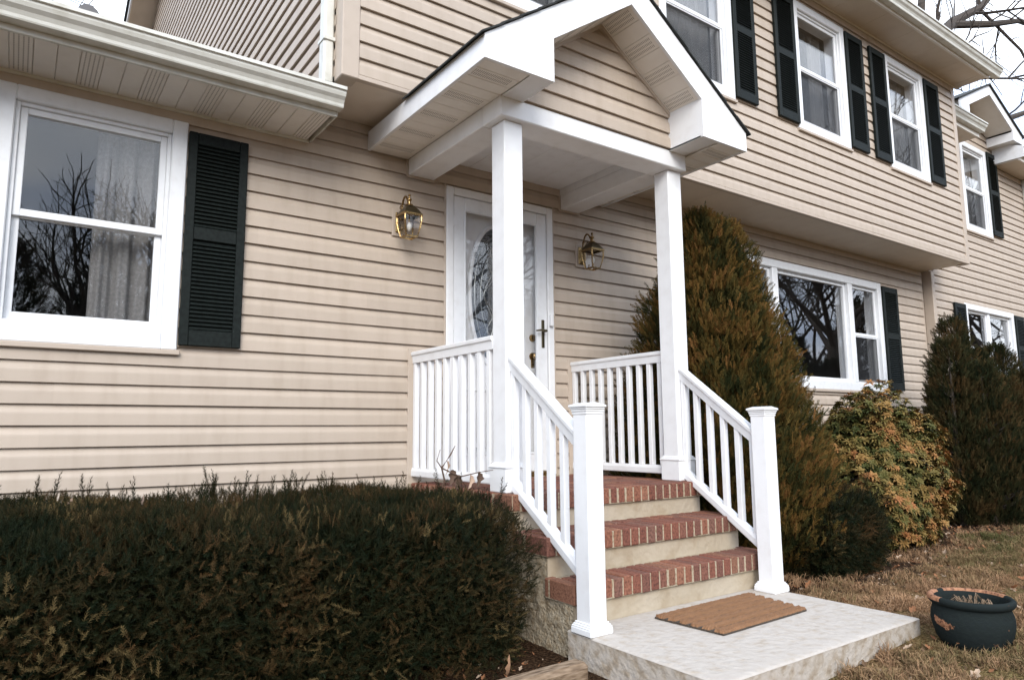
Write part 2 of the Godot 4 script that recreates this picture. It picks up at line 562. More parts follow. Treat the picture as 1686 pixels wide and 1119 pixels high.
func window(house: Node, x0: float, x1: float, y0: float, y1: float, zp: float, screen: bool, cas := 0.085) -> MeshInstance3D:
	var st := ns()
	ring(st, x0, x1, y0, y1, zp - 0.16, zp + 0.034, cas, cas, cas * 1.15, cas, 0.006)
	ring(st, x0 + cas, x1 - cas, y0 + cas * 1.15, y1 - cas, zp - 0.15, zp + 0.008, 0.022, 0.022, 0.022, 0.022, 0.003)
	var w := part(house, "window", st, M.vinyl)
	st = ns()
	bbox(st, Vector3(x0 - 0.015, y0 - 0.03, zp - 0.01), Vector3(x1 + 0.015, y0, zp + 0.045), 0.004)
	part(w, "sill", st, M.tan)
	hung_sashes(w, x0 + cas + 0.022, x1 - cas - 0.022, y0 + cas * 1.15 + 0.022, y1 - cas - 0.022, zp, screen)
	return w

func shutter(house: Node, x0: float, x1: float, y0: float, y1: float, zp: float, single: bool) -> void:
	var z0 := zp + 0.0225
	var z1 := zp + 0.052
	var sw := 0.05
	var ym := y0 + (y1 - y0) * 0.52
	var st := ns()
	bbox(st, Vector3(x0, y0, z0), Vector3(x0 + sw, y1, z1), 0.004)
	bbox(st, Vector3(x1 - sw, y0, z0), Vector3(x1, y1, z1), 0.004)
	bbox(st, Vector3(x0 + sw, y0, z0), Vector3(x1 - sw, y0 + 0.095, z1 - 0.001), 0.004)
	bbox(st, Vector3(x0 + sw, y1 - 0.075, z0), Vector3(x1 - sw, y1, z1 - 0.001), 0.004)
	bbox(st, Vector3(x0 + sw, ym - 0.04, z0), Vector3(x1 - sw, ym + 0.04, z1 - 0.001), 0.004)
	box(st, Vector3(x0 + sw, y0 + 0.09, z0 + 0.001), Vector3(x1 - sw, y1 - 0.07, z0 + 0.006))
	var s := part(house, "shutter", st, M.shutter)
	var lw := x1 - x0 - 2 * sw
	var key := "louver%.3f" % lw
	if not mesh_cache.has(key):
		var lt := ns()
		cbox(lt, Vector3.ZERO, Vector3(lw, 0.026, 0.007), 0.002, Basis(Vector3.RIGHT, deg_to_rad(-42.0)))
		lt.generate_normals()
		mesh_cache[key] = lt.commit()
	var joined := ns()
	var pitch := 0.0245
	for pan in [[y0 + 0.095, ym - 0.04], [ym + 0.04, y1 - 0.075]]:
		var y: float = pan[0] + pitch * 0.5
		while y < pan[1] - 0.006:
			if single:
				inst(s, "louver", mesh_cache[key], M.shutter, Transform3D(Basis.IDENTITY, Vector3((x0 + x1) / 2, y, z0 + 0.018)))
			else:
				cbox(joined, Vector3((x0 + x1) / 2, y, z0 + 0.018), Vector3(lw, 0.026, 0.007), 0.0, Basis(Vector3.RIGHT, deg_to_rad(-42.0)))
			y += pitch
	if not single:
		stuff(part(s, "louvers", joined, M.shutter))

# K-style gutter along x, fascia plane at z, top at y
func gutter(parent: Node, x0: float, x1: float, y: float, z: float) -> void:
	var p := [Vector2(0, 0), Vector2(0, -0.115), Vector2(0.068, -0.115), Vector2(0.072, -0.108), Vector2(0.075, -0.092), Vector2(0.086, -0.072), Vector2(0.104, -0.055), Vector2(0.112, -0.036), Vector2(0.112, -0.024), Vector2(0.126, -0.02), Vector2(0.126, 0.0), Vector2(0.108, 0.0), Vector2(0.106, -0.012), Vector2(0.098, -0.04), Vector2(0.066, -0.1), Vector2(0.008, -0.1), Vector2(0.008, 0.0)]
	var st := ns()
	prism(st, p, Vector3(x0, y, z), Vector3.BACK, Vector3.UP, Vector3(x1 - x0, 0, 0))
	for e in [x0, x1 - 0.003]:
		prism(st, [Vector2(0.006, -0.004), Vector2(0.006, -0.108), Vector2(0.064, -0.108), Vector2(0.1, -0.05), Vector2(0.107, -0.004)], Vector3(e + 0.0005, y, z), Vector3.BACK, Vector3.UP, Vector3(0.003, 0, 0))
	part(parent, "gutter", st, M.gutter)

# soffit panels running along x at height y (underside), from z0 to z1; vented ones get raised strips in the painted shade of slots
func soffit_panels(parent: Node, x0: float, x1: float, y: float, z0: float, z1: float, wdt: float, vent_every: int, m: Material, vent_off := 0, along_z := false) -> void:
	var a0 := z0 if along_z else x0
	var a1 := z1 if along_z else x1
	var n := int(ceil((a1 - a0) / wdt))
	var slots := ns()
	var any := false
	for i in n:
		var p := a0 + i * wdt
		var q := minf(p + wdt, a1)
		if q - p < 0.02:
			continue
		var st := ns()
		if along_z:
			bbox(st, Vector3(x0, y, p + 0.0025), Vector3(x1, y + 0.012, q - 0.0025), 0.004)
		else:
			bbox(st, Vector3(p + 0.0012, y, z0), Vector3(q - 0.0012, y + 0.012, z1), 0.003)
		part(parent, "soffit_panel", st, m)
		if vent_every > 0 and (i + vent_off) % vent_every == 0:
			any = true
			for r in 4:
				var c := lerpf(p, q, (r + 1.0) / 5.0)
				var t := (x0 if along_z else z0) + 0.03
				var te := (x1 if along_z else z1) - 0.02
				while t < te:
					if along_z:
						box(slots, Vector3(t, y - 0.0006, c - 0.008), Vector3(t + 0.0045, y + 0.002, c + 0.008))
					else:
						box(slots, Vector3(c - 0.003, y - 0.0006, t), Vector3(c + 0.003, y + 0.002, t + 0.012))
					t += 0.0135 if along_z else 0.02
	if any:
		stuff(part(parent, "vent_slot_shade", slots, M.slot_shade))

func build_house() -> void:
	var H := thing("house", "beige vinyl sided two-storey house with white windows and black shutters", "house", Vector3(4.0, -0.75, 0.0))
	var X := Vector3.RIGHT
	var Z := Vector3.BACK
	var O := Vector3.ZERO
	# ------------- lower front wall (z = 0)
	var holes_low := [[-0.19, 0.752, 0.834, 2.232], [2.57, 3.6, -0.03, 2.212], [6.0, 9.055, 0.799, 2.211]]
	var st := ns()
	pierced(st, O, X, Z, -2.6, 10.30, -0.45, 2.55, -0.16, 0.0, holes_low)
	var wl := part(H, "front_wall", st, M.tan)
	siding(wl, O, X, Z, -0.42, 2.53, 0.167 - 6 * EXPO, func(_y): return [-2.6, 10.24], holes_low, 0.4)
	st = ns()
	box(st, Vector3(-2.6, -1.2, -0.2), Vector3(10.3, -0.42, -0.012))
	part(H, "foundation", st, M.foundation)
	# ------------- upper front wall (z = 0.595)
	var ZU := 0.595
	var holes_up := [[2.35, 3.36, 3.439, 4.893], [4.36, 5.374, 3.439, 4.893], [6.429, 7.439, 3.439, 4.893], [8.349, 9.343, 3.439, 4.893]]
	st = ns()
	pierced(st, Vector3(0, 0, ZU), X, Z, 1.503, 10.283, 2.533, 5.06, -0.16, 0.0, holes_up)
	var wu := part(H, "upper_wall", st, M.tan)
	siding(wu, Vector3(0, 0, ZU), X, Z, 2.545, 5.05, 2.545, func(_y): return [1.60, 10.215], holes_up, 0.2)
	# bottom trim of the overhang and its soffit
	st = ns()
	bbox(st, Vector3(1.503, 2.515, ZU - 0.02), Vector3(10.283, 2.546, ZU + 0.022), 0.003)
	part(H, "overhang_trim", st, M.tan)
	st = ns()
	box(st, Vector3(1.503, 2.536, 0.0), Vector3(10.283, 2.56, ZU - 0.03))
	var os := part(H, "overhang_soffit", st, M.soffit_tan)
	soffit_panels(os, 1.505, 10.28, 2.521, 0.004, ZU - 0.021, 0.61, 0, M.soffit_tan)
	# corner posts
	for p in [[1.485, 1.600], [10.215, 10.305]]:
		st = ns()
		bbox(st, Vector3(p[0], 2.512, ZU - 0.10), Vector3(p[1], 5.03, ZU + 0.026), 0.006)
		part(H, "corner_post", st, M.tan)
	# ------------- left gable end of the upper storey (x = 1.503), facing -x
	var rake := func(z: float) -> float: return 5.10 + 0.42 * minf(1.0 - z, z + 13.3)
	st = ns()
	prism(st, [Vector2(ZU, 2.54), Vector2(ZU, rake.call(ZU)), Vector2(-6.15, rake.call(-6.15)), Vector2(-12.7, rake.call(-12.7)), Vector2(-12.7, 2.54)], Vector3(1.503, 0, 0), Z, Vector3.UP, Vector3(0.12, 0, 0))
	var ws := part(H, "gable_wall", st, M.tan)
	var side_lim := func(y: float) -> Array:
		var d := maxf(0.0, (y - 5.10) / 0.42)
		return [maxf(-12.7, -13.3 + d), minf(ZU - 0.08, 1.0 - d)]
	siding(ws, Vector3(1.503, 0, 0), Z, -X, 2.55, 7.62, 2.545, side_lim, [], 0.0)
	# downspout on the corner
	st = ns()
	bbox(st, Vector3(1.415, 2.50, ZU - 0.19), Vector3(1.483, 5.0, ZU - 0.10), 0.012)
	for y in [2.78, 3.9]:
		bbox(st, Vector3(1.41, y, ZU - 0.20), Vector3(1.485, y + 0.025, ZU - 0.09), 0.002)
	part(H, "downspout", st, M.gutter)
	# ------------- windows
	var w := window(H, -0.19, 0.752, 0.834, 2.232, 0.0, false)
	part(w, "curtain", curtain_mesh(0.30, 0.70, 0.86, 2.2, -0.17, 55.0, 1), M.curtain)
	for i in 4:
		var h: Array = holes_up[i]
		w = window(H, h[0], h[1], h[2], h[3], ZU, true)
		if i < 2:
			part(w, "curtain", curtain_mesh(h[0] + 0.1, h[1] - 0.1, h[2] + 0.1, h[3] - 0.1, ZU - 0.2, 40.0, i + 3), M.curtain)
		else:
			part(w, "curtain", curtain_mesh(h[1] - 0.36, h[1] - 0.1, h[2] + 0.1, h[3] - 0.1, ZU - 0.2, 48.0, i + 3), M.curtain)
	shutter(H, 0.757, 1.104, 0.863, 2.177, 0.0, true)
	for p in [[5.378, 5.712], [6.062, 6.424], [7.444, 7.815], [7.978, 8.344], [9.348, 9.748]]:
		shutter(H, p[0], p[1], 3.473, 4.86, ZU, true)
	shutter(H, -0.545, -0.196, 0.863, 2.177, 0.0, false)
	shutter(H, 9.062, 9.452, 0.825, 2.177, 0.0, false)
	shutter(H, 5.60, 5.99, 0.825, 2.177, 0.0, false)
	# big window: fixed light between two hung ones
	var c := 0.09
	st = ns()
	ring(st, 6.0, 9.055, 0.799, 2.211, -0.16, 0.034, c, c, c * 1.1, c, 0.006)
	for p in [[6.70, 6.80], [8.255, 8.355]]:
		bbox(st, Vector3(p[0], 0.799 + c * 1.1, -0.15), Vector3(p[1], 2.211 - c, 0.03), 0.006)
	var bw := part(H, "window", st, M.vinyl)
	bw.set_meta("label", "wide front window with a fixed light between two hung sashes")
	st = ns()
	bbox(st, Vector3(5.985, 0.77, -0.01), Vector3(9.07, 0.799, 0.045), 0.004)
	part(bw, "sill", st, M.tan)
	hung_sashes(bw, 6.0 + c, 6.70, 0.80 + c * 1.1, 2.211 - c, 0.0, true)
	hung_sashes(bw, 8.355, 9.055 - c, 0.80 + c * 1.1, 2.211 - c, 0.0, true)
	st = ns()
	ring(st, 6.80, 8.255, 0.80 + c * 1.1, 2.211 - c, -0.055, -0.015, 0.04, 0.04, 0.045, 0.04)
	part(bw, "fixed_sash", st, M.vinyl)
	glass_quad(bw, "pane", 6.835, 8.22, 0.94, 2.085, -0.035, M.glass)
	# ------------- rooms behind the windows
	for r in [[-2.5, 10.2, -0.05, 2.45, -4.2, -0.165], [1.65, 10.2, 2.65, 5.0, -3.6, ZU - 0.165], [10.42, 16.8, -0.05, 2.45, -4.0, -0.08], [10.42, 16.8, 2.65, 4.95, -4.0, -0.08]]:
		st = ns()
		box(st, Vector3(r[0], r[2] - 0.1, r[4]), Vector3(r[1], r[2], r[5]))
		box(st, Vector3(r[0], r[3], r[4]), Vector3(r[1], r[3] + 0.08, r[5]))
		box(st, Vector3(r[0], r[2], r[4] - 0.1), Vector3(r[1], r[3], r[4]))
		box(st, Vector3(r[0] - 0.1, r[2], r[4]), Vector3(r[0], r[3], r[5]))
		box(st, Vector3(r[1], r[2], r[4]), Vector3(r[1] + 0.1, r[3], r[5]))
		if r[0] < 0:
			for xw in [1.6, 5.2]:
				box(st, Vector3(xw, r[2], r[4]), Vector3(xw + 0.1, r[3], r[5] - 0.3))
		else:
			for xw in [4.0, 6.0, 8.0, 14.0]:
				if xw > r[0] and xw < r[1]:
					box(st, Vector3(xw, r[2], r[4]), Vector3(xw + 0.1, r[3], r[5] - 0.05))
		part(H, "interior_room", st, M.room)
	# ------------- single-storey wing: soffit, fascia, gutter, roof
	st = ns()
	box(st, Vector3(-2.8, 2.324, 0.0), Vector3(1.50, 2.345, 0.48))
	var wso := part(H, "wing_soffit", st, M.soffit)
	soffit_panels(wso, -2.8, 1.50, 2.302, 0.02, 0.478, 0.102, 3, M.soffit, 1)
	st = ns()
	bbox(st, Vector3(-2.8, 2.29, 0.478), Vector3(1.502, 2.44, 0.50), 0.003)
	bbox(st, Vector3(1.5022, 2.29, 0.016), Vector3(1.512, 2.42, 0.50), 0.003)
	bbox(st, Vector3(-2.8, 2.285, 0.016), Vector3(1.5, 2.318, 0.028), 0.003)
	part(H, "fascia", st, M.gutter)
	gutter(H, -2.8, 1.522, 2.437, 0.501)
	st = ns()
	prism(st, [Vector2(0.54, 2.415), Vector2(0.54, 2.432), Vector2(-5.0, 4.76), Vector2(-10.5, 2.44), Vector2(-10.5, 2.41), Vector2(-5.0, 4.73)], Vector3(-2.9, 0, 0), Z, Vector3.UP, Vector3(4.4, 0, 0))
	part(H, "wing_roof", st, M.shingle)
	# low vent hood on the wing roof
	st = ns()
	var vz := -2.45
	tube(st, [Vector3(0.13, 4.02, vz - 0.55), Vector3(0.30, 4.07, vz), Vector3(0.312, 4.072, vz + 0.03)], [0.03, 0.085, 0.092], 14)
	box(st, Vector3(0.17, 3.55, vz - 0.15), Vector3(0.28, 4.04, vz - 0.05))
	part(H, "roof_vent", st, M.greymetal)
	# ------------- main eave and roof
	st = ns()
	box(st, Vector3(1.1, 5.055, ZU + 0.0), Vector3(10.42, 5.075, 1.0))
	var mso := part(H, "eave_soffit", st, M.soffit_tan)
	soffit_panels(mso, 1.1, 10.42, 5.036, ZU + 0.03, 0.985, 0.61, 0, M.soffit_tan)
	st = ns()
	bbox(st, Vector3(1.1, 5.02, 0.985), Vector3(10.44, 5.17, 1.012), 0.003)
	bbox(st, Vector3(1.1, 5.026, ZU + 0.016), Vector3(10.42, 5.05, ZU + 0.03), 0.003)
	part(H, "fascia", st, M.soffit)
	gutter(H, 1.05, 10.60, 5.165, 1.013)
	st = ns()
	prism(st, [Vector2(1.10, 5.155), Vector2(1.10, 5.172), Vector2(-6.15, 8.20), Vector2(-13.4, 5.17), Vector2(-13.4, 5.13), Vector2(-6.15, 8.16)], Vector3(1.06, 0, 0), Z, Vector3.UP, Vector3(9.52, 0, 0))
	part(H, "main_roof", st, M.shingle)
	# rake on the left gable: tan underside, white board
	for e in [[1.0, -6.15], [-6.15, -13.3]]:
		var p0 := Vector3(0, rake.call(e[0]), e[0])
		var p1 := Vector3(0, rake.call(e[1]), e[1])
		st = ns()
		prism(st, [Vector2(p0.z, p0.y - 0.02), Vector2(p0.z, p0.y + 0.0), Vector2(p1.z, p1.y + 0.0), Vector2(p1.z, p1.y - 0.02)], Vector3(1.12, 0, 0), Z, Vector3.UP, Vector3(0.37, 0, 0))
		part(H, "rake_soffit", st, M.soffit_tan)
		st = ns()
		prism(st, [Vector2(p0.z, p0.y - 0.06), Vector2(p0.z, p0.y + 0.06), Vector2(p1.z, p1.y + 0.06), Vector2(p1.z, p1.y - 0.06)], Vector3(1.095, 0, 0), Z, Vector3.UP, Vector3(0.025, 0, 0))
		part(H, "rake_board", st, M.white)
	# right end of the main block above the addition
	st = ns()
	prism(st, [Vector2(ZU - 0.01, 2.54), Vector2(ZU - 0.01, 5.05), Vector2(-6.15, 7.9), Vector2(-12.7, 5.2), Vector2(-12.7, 2.54)], Vector3(10.14, 0, 0), Z, Vector3.UP, Vector3(0.14, 0, 0))
	part(H, "end_wall", st, M.tan)
	build_addition(H)
	build_entry(H)

func build_addition(H: Node3D) -> void:
	var X := Vector3.RIGHT
	var Z := Vector3.BACK
	var ZA := 0.10
	var holes := [[11.29, 13.09, 1.0, 2.17], [11.64, 12.60, 3.34, 4.79]]
	var st := ns()
	pierced(st, Vector3(0, 0, ZA), X, Z, 10.31, 17.0, -0.45, 5.0, -0.16, 0.0, holes)
	prism(st, [Vector2(10.75, 4.99), Vector2(13.12, 4.99), Vector2(11.92, 5.55)], Vector3(0, 0, ZA - 0.1), X, Vector3.UP, Vector3(0, 0, 0.1))
	var wa := part(H, "addition_wall", st, M.tan)
	var lim := func(y: float) -> Array:
		if y < 4.98:
			return [10.385, 17.0]
		var d := (y - 4.98) / 0.475
		return [10.75 + d, 13.1 - d]
	siding(wa, Vector3(0, 0, ZA), X, Z, -0.42, 5.5, 0.167 - 6 * EXPO + 0.03, lim, holes, 0.0)
	st = ns()
	bbox(st, Vector3(10.30, -0.44, 0.0), Vector3(10.39, 2.52, ZA + 0.026), 0.006)
	part(H, "corner_post", st, M.tan)
	st = ns()
	bbox(st, Vector3(14.08, -0.44, ZA + 0.017), Vector3(14.17, 4.62, ZA + 0.085), 0.012)
	part(H, "downspout", st, M.gutter)
	st = ns()
	box(st, Vector3(10.3, -1.2, -0.1), Vector3(17, -0.42, ZA - 0.012))
	part(H, "foundation", st, M.foundation)
	var w := window(H, 11.64, 12.60, 3.34, 4.79, ZA, true)
	part(w, "curtain", curtain_mesh(12.3, 12.5, 3.45, 4.7, ZA - 0.2, 45.0, 12), M.curtain)
	shutter(H, 12.61, 12.98, 3.40, 4.80, ZA, false)
	shutter(H, 10.92, 11.28, 1.03, 2.14, ZA, false)
	shutter(H, 13.10, 13.46, 1.03, 2.14, ZA, false)
	var c := 0.085
	st = ns()
	ring(st, 11.29, 13.09, 1.0, 2.17, ZA - 0.16, ZA + 0.034, c, c, c, c, 0.006)
	bbox(st, Vector3(12.14, 1.0 + c, ZA - 0.1), Vector3(12.22, 2.17 - c, ZA + 0.005), 0.005)
	var sw := part(H, "window", st, M.vinyl)
	sw.set_meta("label", "two-light sliding window behind the dark evergreens")
	for p in [[11.29 + c, 12.14], [12.22, 13.09 - c]]:
		st = ns()
		ring(st, p[0], p[1], 1.0 + c, 2.17 - c, ZA - 0.05, ZA - 0.015, 0.035, 0.035, 0.035, 0.035)
		part(sw, "sash", st, M.vinyl)
		glass_quad(sw, "pane", p[0] + 0.03, p[1] - 0.03, 1.03 + c, 2.14 - c, ZA - 0.03, M.glass)
	# eaves left and right of the gable
	for e in [[10.31, 11.42], [12.93, 17.0]]:
		st = ns()
		bbox(st, Vector3(e[0], 4.632, ZA + 0.016), Vector3(e[1], 4.65, 0.46), 0.002)
		part(H, "addition_soffit", st, M.soffit_tan)
		st = ns()
		bbox(st, Vector3(e[0], 4.62, 0.461), Vector3(e[1], 4.80, 0.485), 0.003)
		part(H, "fascia", st, M.soffit)
		gutter(H, e[0], e[1] + 0.02, 4.80, 0.486)
	st = ns()
	prism(st, [Vector2(0.02, 4.651), Vector2(0.46, 4.651), Vector2(0.46, 4.83), Vector2(0.02, 5.02)], Vector3(12.91, 0, ZA), Z, Vector3.UP, Vector3(0.019, 0, 0))
	part(H, "eave_end_board", st, M.white)
	for e in [[10.45, 11.42, 0.57, 4.80], [12.93, 17.06, 0.57, 4.80], [11.42, 12.93, -0.6, 5.29]]:
		st = ns()
		prism(st, [Vector2(e[2], e[3]), Vector2(e[2], e[3] + 0.02), Vector2(-5.0, 7.16), Vector2(-5.0, 7.12)], Vector3(e[0], 0, 0), Z, Vector3.UP, Vector3(e[1] - e[0], 0, 0))
		part(H, "addition_roof", st, M.shingle)
	# gable over the upper window
	var xc := 11.93
	var zf := 0.50
	var pit := 0.475
	var eL := 10.76
	var eR := 13.10
	for s in [-1.0, 1.0]:
		var e := 1.17
		st = ns()
		prism(st, [Vector2(e * s, 5.03), Vector2(0, 5.03 + pit * e), Vector2(0, 5.03 + pit * e - 0.15), Vector2(0.80 * s, 5.03 + pit * e - 0.15 - pit * 0.80), Vector2(0.80 * s, 4.90), Vector2(e * s, 4.90)], Vector3(xc, 0, zf - 0.02), X, Vector3.UP, Vector3(0, 0, 0.02))
		box(st, Vector3(xc + 0.80 * s, 4.90, ZA + 0.02), Vector3(xc + 0.815 * s, 5.04, zf - 0.0205))
		box(st, Vector3(xc + (e - 0.02) * s, 4.90, ZA + 0.02), Vector3(xc + e * s, 5.03, zf - 0.0205))
		part(H, "gable_rake_board", st, M.white)
		st = ns()
		box(st, Vector3(xc + 0.82 * s, 4.903, ZA + 0.02), Vector3(xc + (e - 0.021) * s, 4.915, zf - 0.021))
		var y0 := 5.03 + pit * e - 0.14
		prism(st, [Vector2(0, y0), Vector2(0.80 * s, y0 - pit * 0.80), Vector2(0.80 * s, y0 - pit * 0.80 + 0.02), Vector2(0, y0 + 0.02)], Vector3(xc, 0, ZA + 0.02), X, Vector3.UP, Vector3(0, 0, zf - ZA - 0.0405))
		part(H, "gable_soffit", st, M.soffit)
		st = ns()
		prism(st, [Vector2(0, 5.032 + pit * e), Vector2((e + 0.04) * s, 5.032 - pit * 0.04), Vector2((e + 0.04) * s, 5.06 - pit * 0.04), Vector2(0, 5.06 + pit * e)], Vector3(xc, 0, -1.2), X, Vector3.UP, Vector3(0, 0, 1.2 + zf + 0.025))
		part(H, "gable_roof", st, M.shingle)

func build_entry(H: Node3D) -> void:
	# frame
	var st := ns()
	bbox(st, Vector3(2.57, 0.0, -0.12), Vector3(2.632, 2.212, 0.030), 0.006)
	bbox(st, Vector3(3.538, 0.0, -0.12), Vector3(3.60, 2.212, 0.030), 0.006)
	bbox(st, Vector3(2.632, 2.15, -0.12), Vector3(3.538, 2.212, 0.029), 0.006)
	part(H, "door_frame", st, M.white)
	st = ns()
	bbox(st, Vector3(2.555, -0.03, -0.0), Vector3(2.5695, 2.228, 0.0245), 0.003)
	bbox(st, Vector3(3.6005, -0.03, -0.0), Vector3(3.615, 2.228, 0.0245), 0.003)
	part(H, "door_channel", st, M.tan)
	st = ns()
	bbox(st, Vector3(2.60, -0.03, -0.12), Vector3(3.57, 0.03, 0.05), 0.008)
	part(H, "threshold", st, M.brass)
	# storm door
	var z0 := -0.012
	st = ns()
	ring(st, 2.636, 3.534, 0.032, 2.146, z0, z0 + 0.032, 0.098, 0.098, 0.14, 0.098, 0.006)
	ring(st, 2.731, 3.439, 0.168, 2.051, z0 + 0.006, z0 + 0.037, 0.014, 0.014, 0.014, 0.014, 0.004)
	var sd := part(H, "storm_door", st, M.vinyl)
	glass_quad(sd, "pane", 2.735, 3.435, 0.172, 2.047, z0 + 0.018, M.glass)
	st = ns()
	bbox(st, Vector3(3.468, 1.02, z0 + 0.033), Vector3(3.498, 1.25, z0 + 0.041), 0.004)
	tube(st, [Vector3(3.483, 1.155, z0 + 0.04), Vector3(3.483, 1.155, z0 + 0.085)], [0.011, 0.011], 10)
	tube(st, [Vector3(3.488, 1.155, z0 + 0.078), Vector3(3.44, 1.158, z0 + 0.08), Vector3(3.385, 1.150, z0 + 0.078)], [0.011, 0.009, 0.007], 10)
	part(sd, "handle", st, M.darkmetal)
	st = ns()
	bbox(st, Vector3(3.541, 1.20, 0.031), Vector3(3.572, 1.30, 0.062), 0.004)
	part(sd, "strike", st, M.white)
	for y in [0.3, 1.1, 1.9]:
		st = ns()
		tube(st, [Vector3(2.634, y, z0 + 0.03), Vector3(2.634, y + 0.09, z0 + 0.03)], [0.007, 0.007], 8)
		part(sd, "hinge", st, M.vinyl)
	# entry door behind it, with an oval leaded light
	var zi := -0.085
	st = ns()
	box(st, Vector3(2.64, 0.03, zi - 0.045), Vector3(3.53, 2.14, zi))
	var ed := part(H, "entry_door", st, M.white)
	var oc := Vector3(3.085, 1.42, zi)
	var ow := 0.235
	var oh := 0.56
	var ell := func(k: float, n: int) -> Array:
		var a := []
		for i in n:
			a.append(Vector2(cos(TAU * i / n) * ow * k, sin(TAU * i / n) * oh * (k * 0.5 + 0.5) if k > 1.0 else sin(TAU * i / n) * oh * k))
		return a
	st = ns()
	prism(st, ell.call(1.0, 48), oc + Vector3(0, 0, 0.001), Vector3.RIGHT, Vector3.UP, Vector3(0, 0, 0.006))
	part(ed, "oval_light", st, M.oval)
	st = ns()
	var pts := []
	var rad := []
	for i in 49:
		pts.append(oc + Vector3(cos(TAU * i / 48) * (ow + 0.014), sin(TAU * i / 48) * (oh + 0.014), 0.008))
		rad.append(0.018)
	tube(st, pts, rad, 8, false)
	part(ed, "oval_moulding", st, M.white)
	st = ns()
	for k in [0.86, 0.62]:
		pts = []
		rad = []
		for i in 41:
			pts.append(oc + Vector3(cos(TAU * i / 40) * ow * k, sin(TAU * i / 40) * oh * k, 0.009))
			rad.append(0.0035)
		tube(st, pts, rad, 6, false)
	for s in [-1.0, 1.0]:
		for ph in [0.0, 1.0]:
			pts = []
			rad = []
			for i in 25:
				var t := -1.0 + 2.0 * i / 24.0
				pts.append(oc + Vector3(s * ow * (0.12 + 0.36 * (0.5 + 0.5 * cos(t * PI * (2.0 + ph)))) * sqrt(maxf(0.05, 1.0 - t * t)), t * oh * 0.8, 0.009))
				rad.append(0.0035)
			tube(st, pts, rad, 6, false)
	part(ed, "lead_came", st, M.lead)
	# raised panels low down
	st = ns()
	for p in [[2.76, 3.02], [3.15, 3.41]]:
		ring(st, p[0], p[1], 0.22, 0.68, zi - 0.001, zi + 0.012, 0.025, 0.025, 0.025, 0.025, 0.008)
	part(ed, "panel_moulding", st, M.white)
	st = ns()
	tube(st, [Vector3(3.455, 1.11, zi), Vector3(3.455, 1.11, zi + 0.022)], [0.032, 0.026], 16)
	part(ed, "deadbolt", st, M.brass)
	st = ns()
	tube(st, [Vector3(3.455, 0.955, zi), Vector3(3.455, 0.955, zi + 0.008), Vector3(3.455, 0.955, zi + 0.012), Vector3(3.455, 0.955, zi + 0.03), Vector3(3.455, 0.955, zi + 0.04), Vector3(3.455, 0.955, zi + 0.055), Vector3(3.455, 0.955, zi + 0.064)], [0.034, 0.033, 0.012, 0.012, 0.026, 0.029, 0.012], 16)
	bbox(st, Vector3(3.437, 0.86, zi), Vector3(3.473, 0.95, zi + 0.006), 0.002)
	part(ed, "knob", st, M.brass)

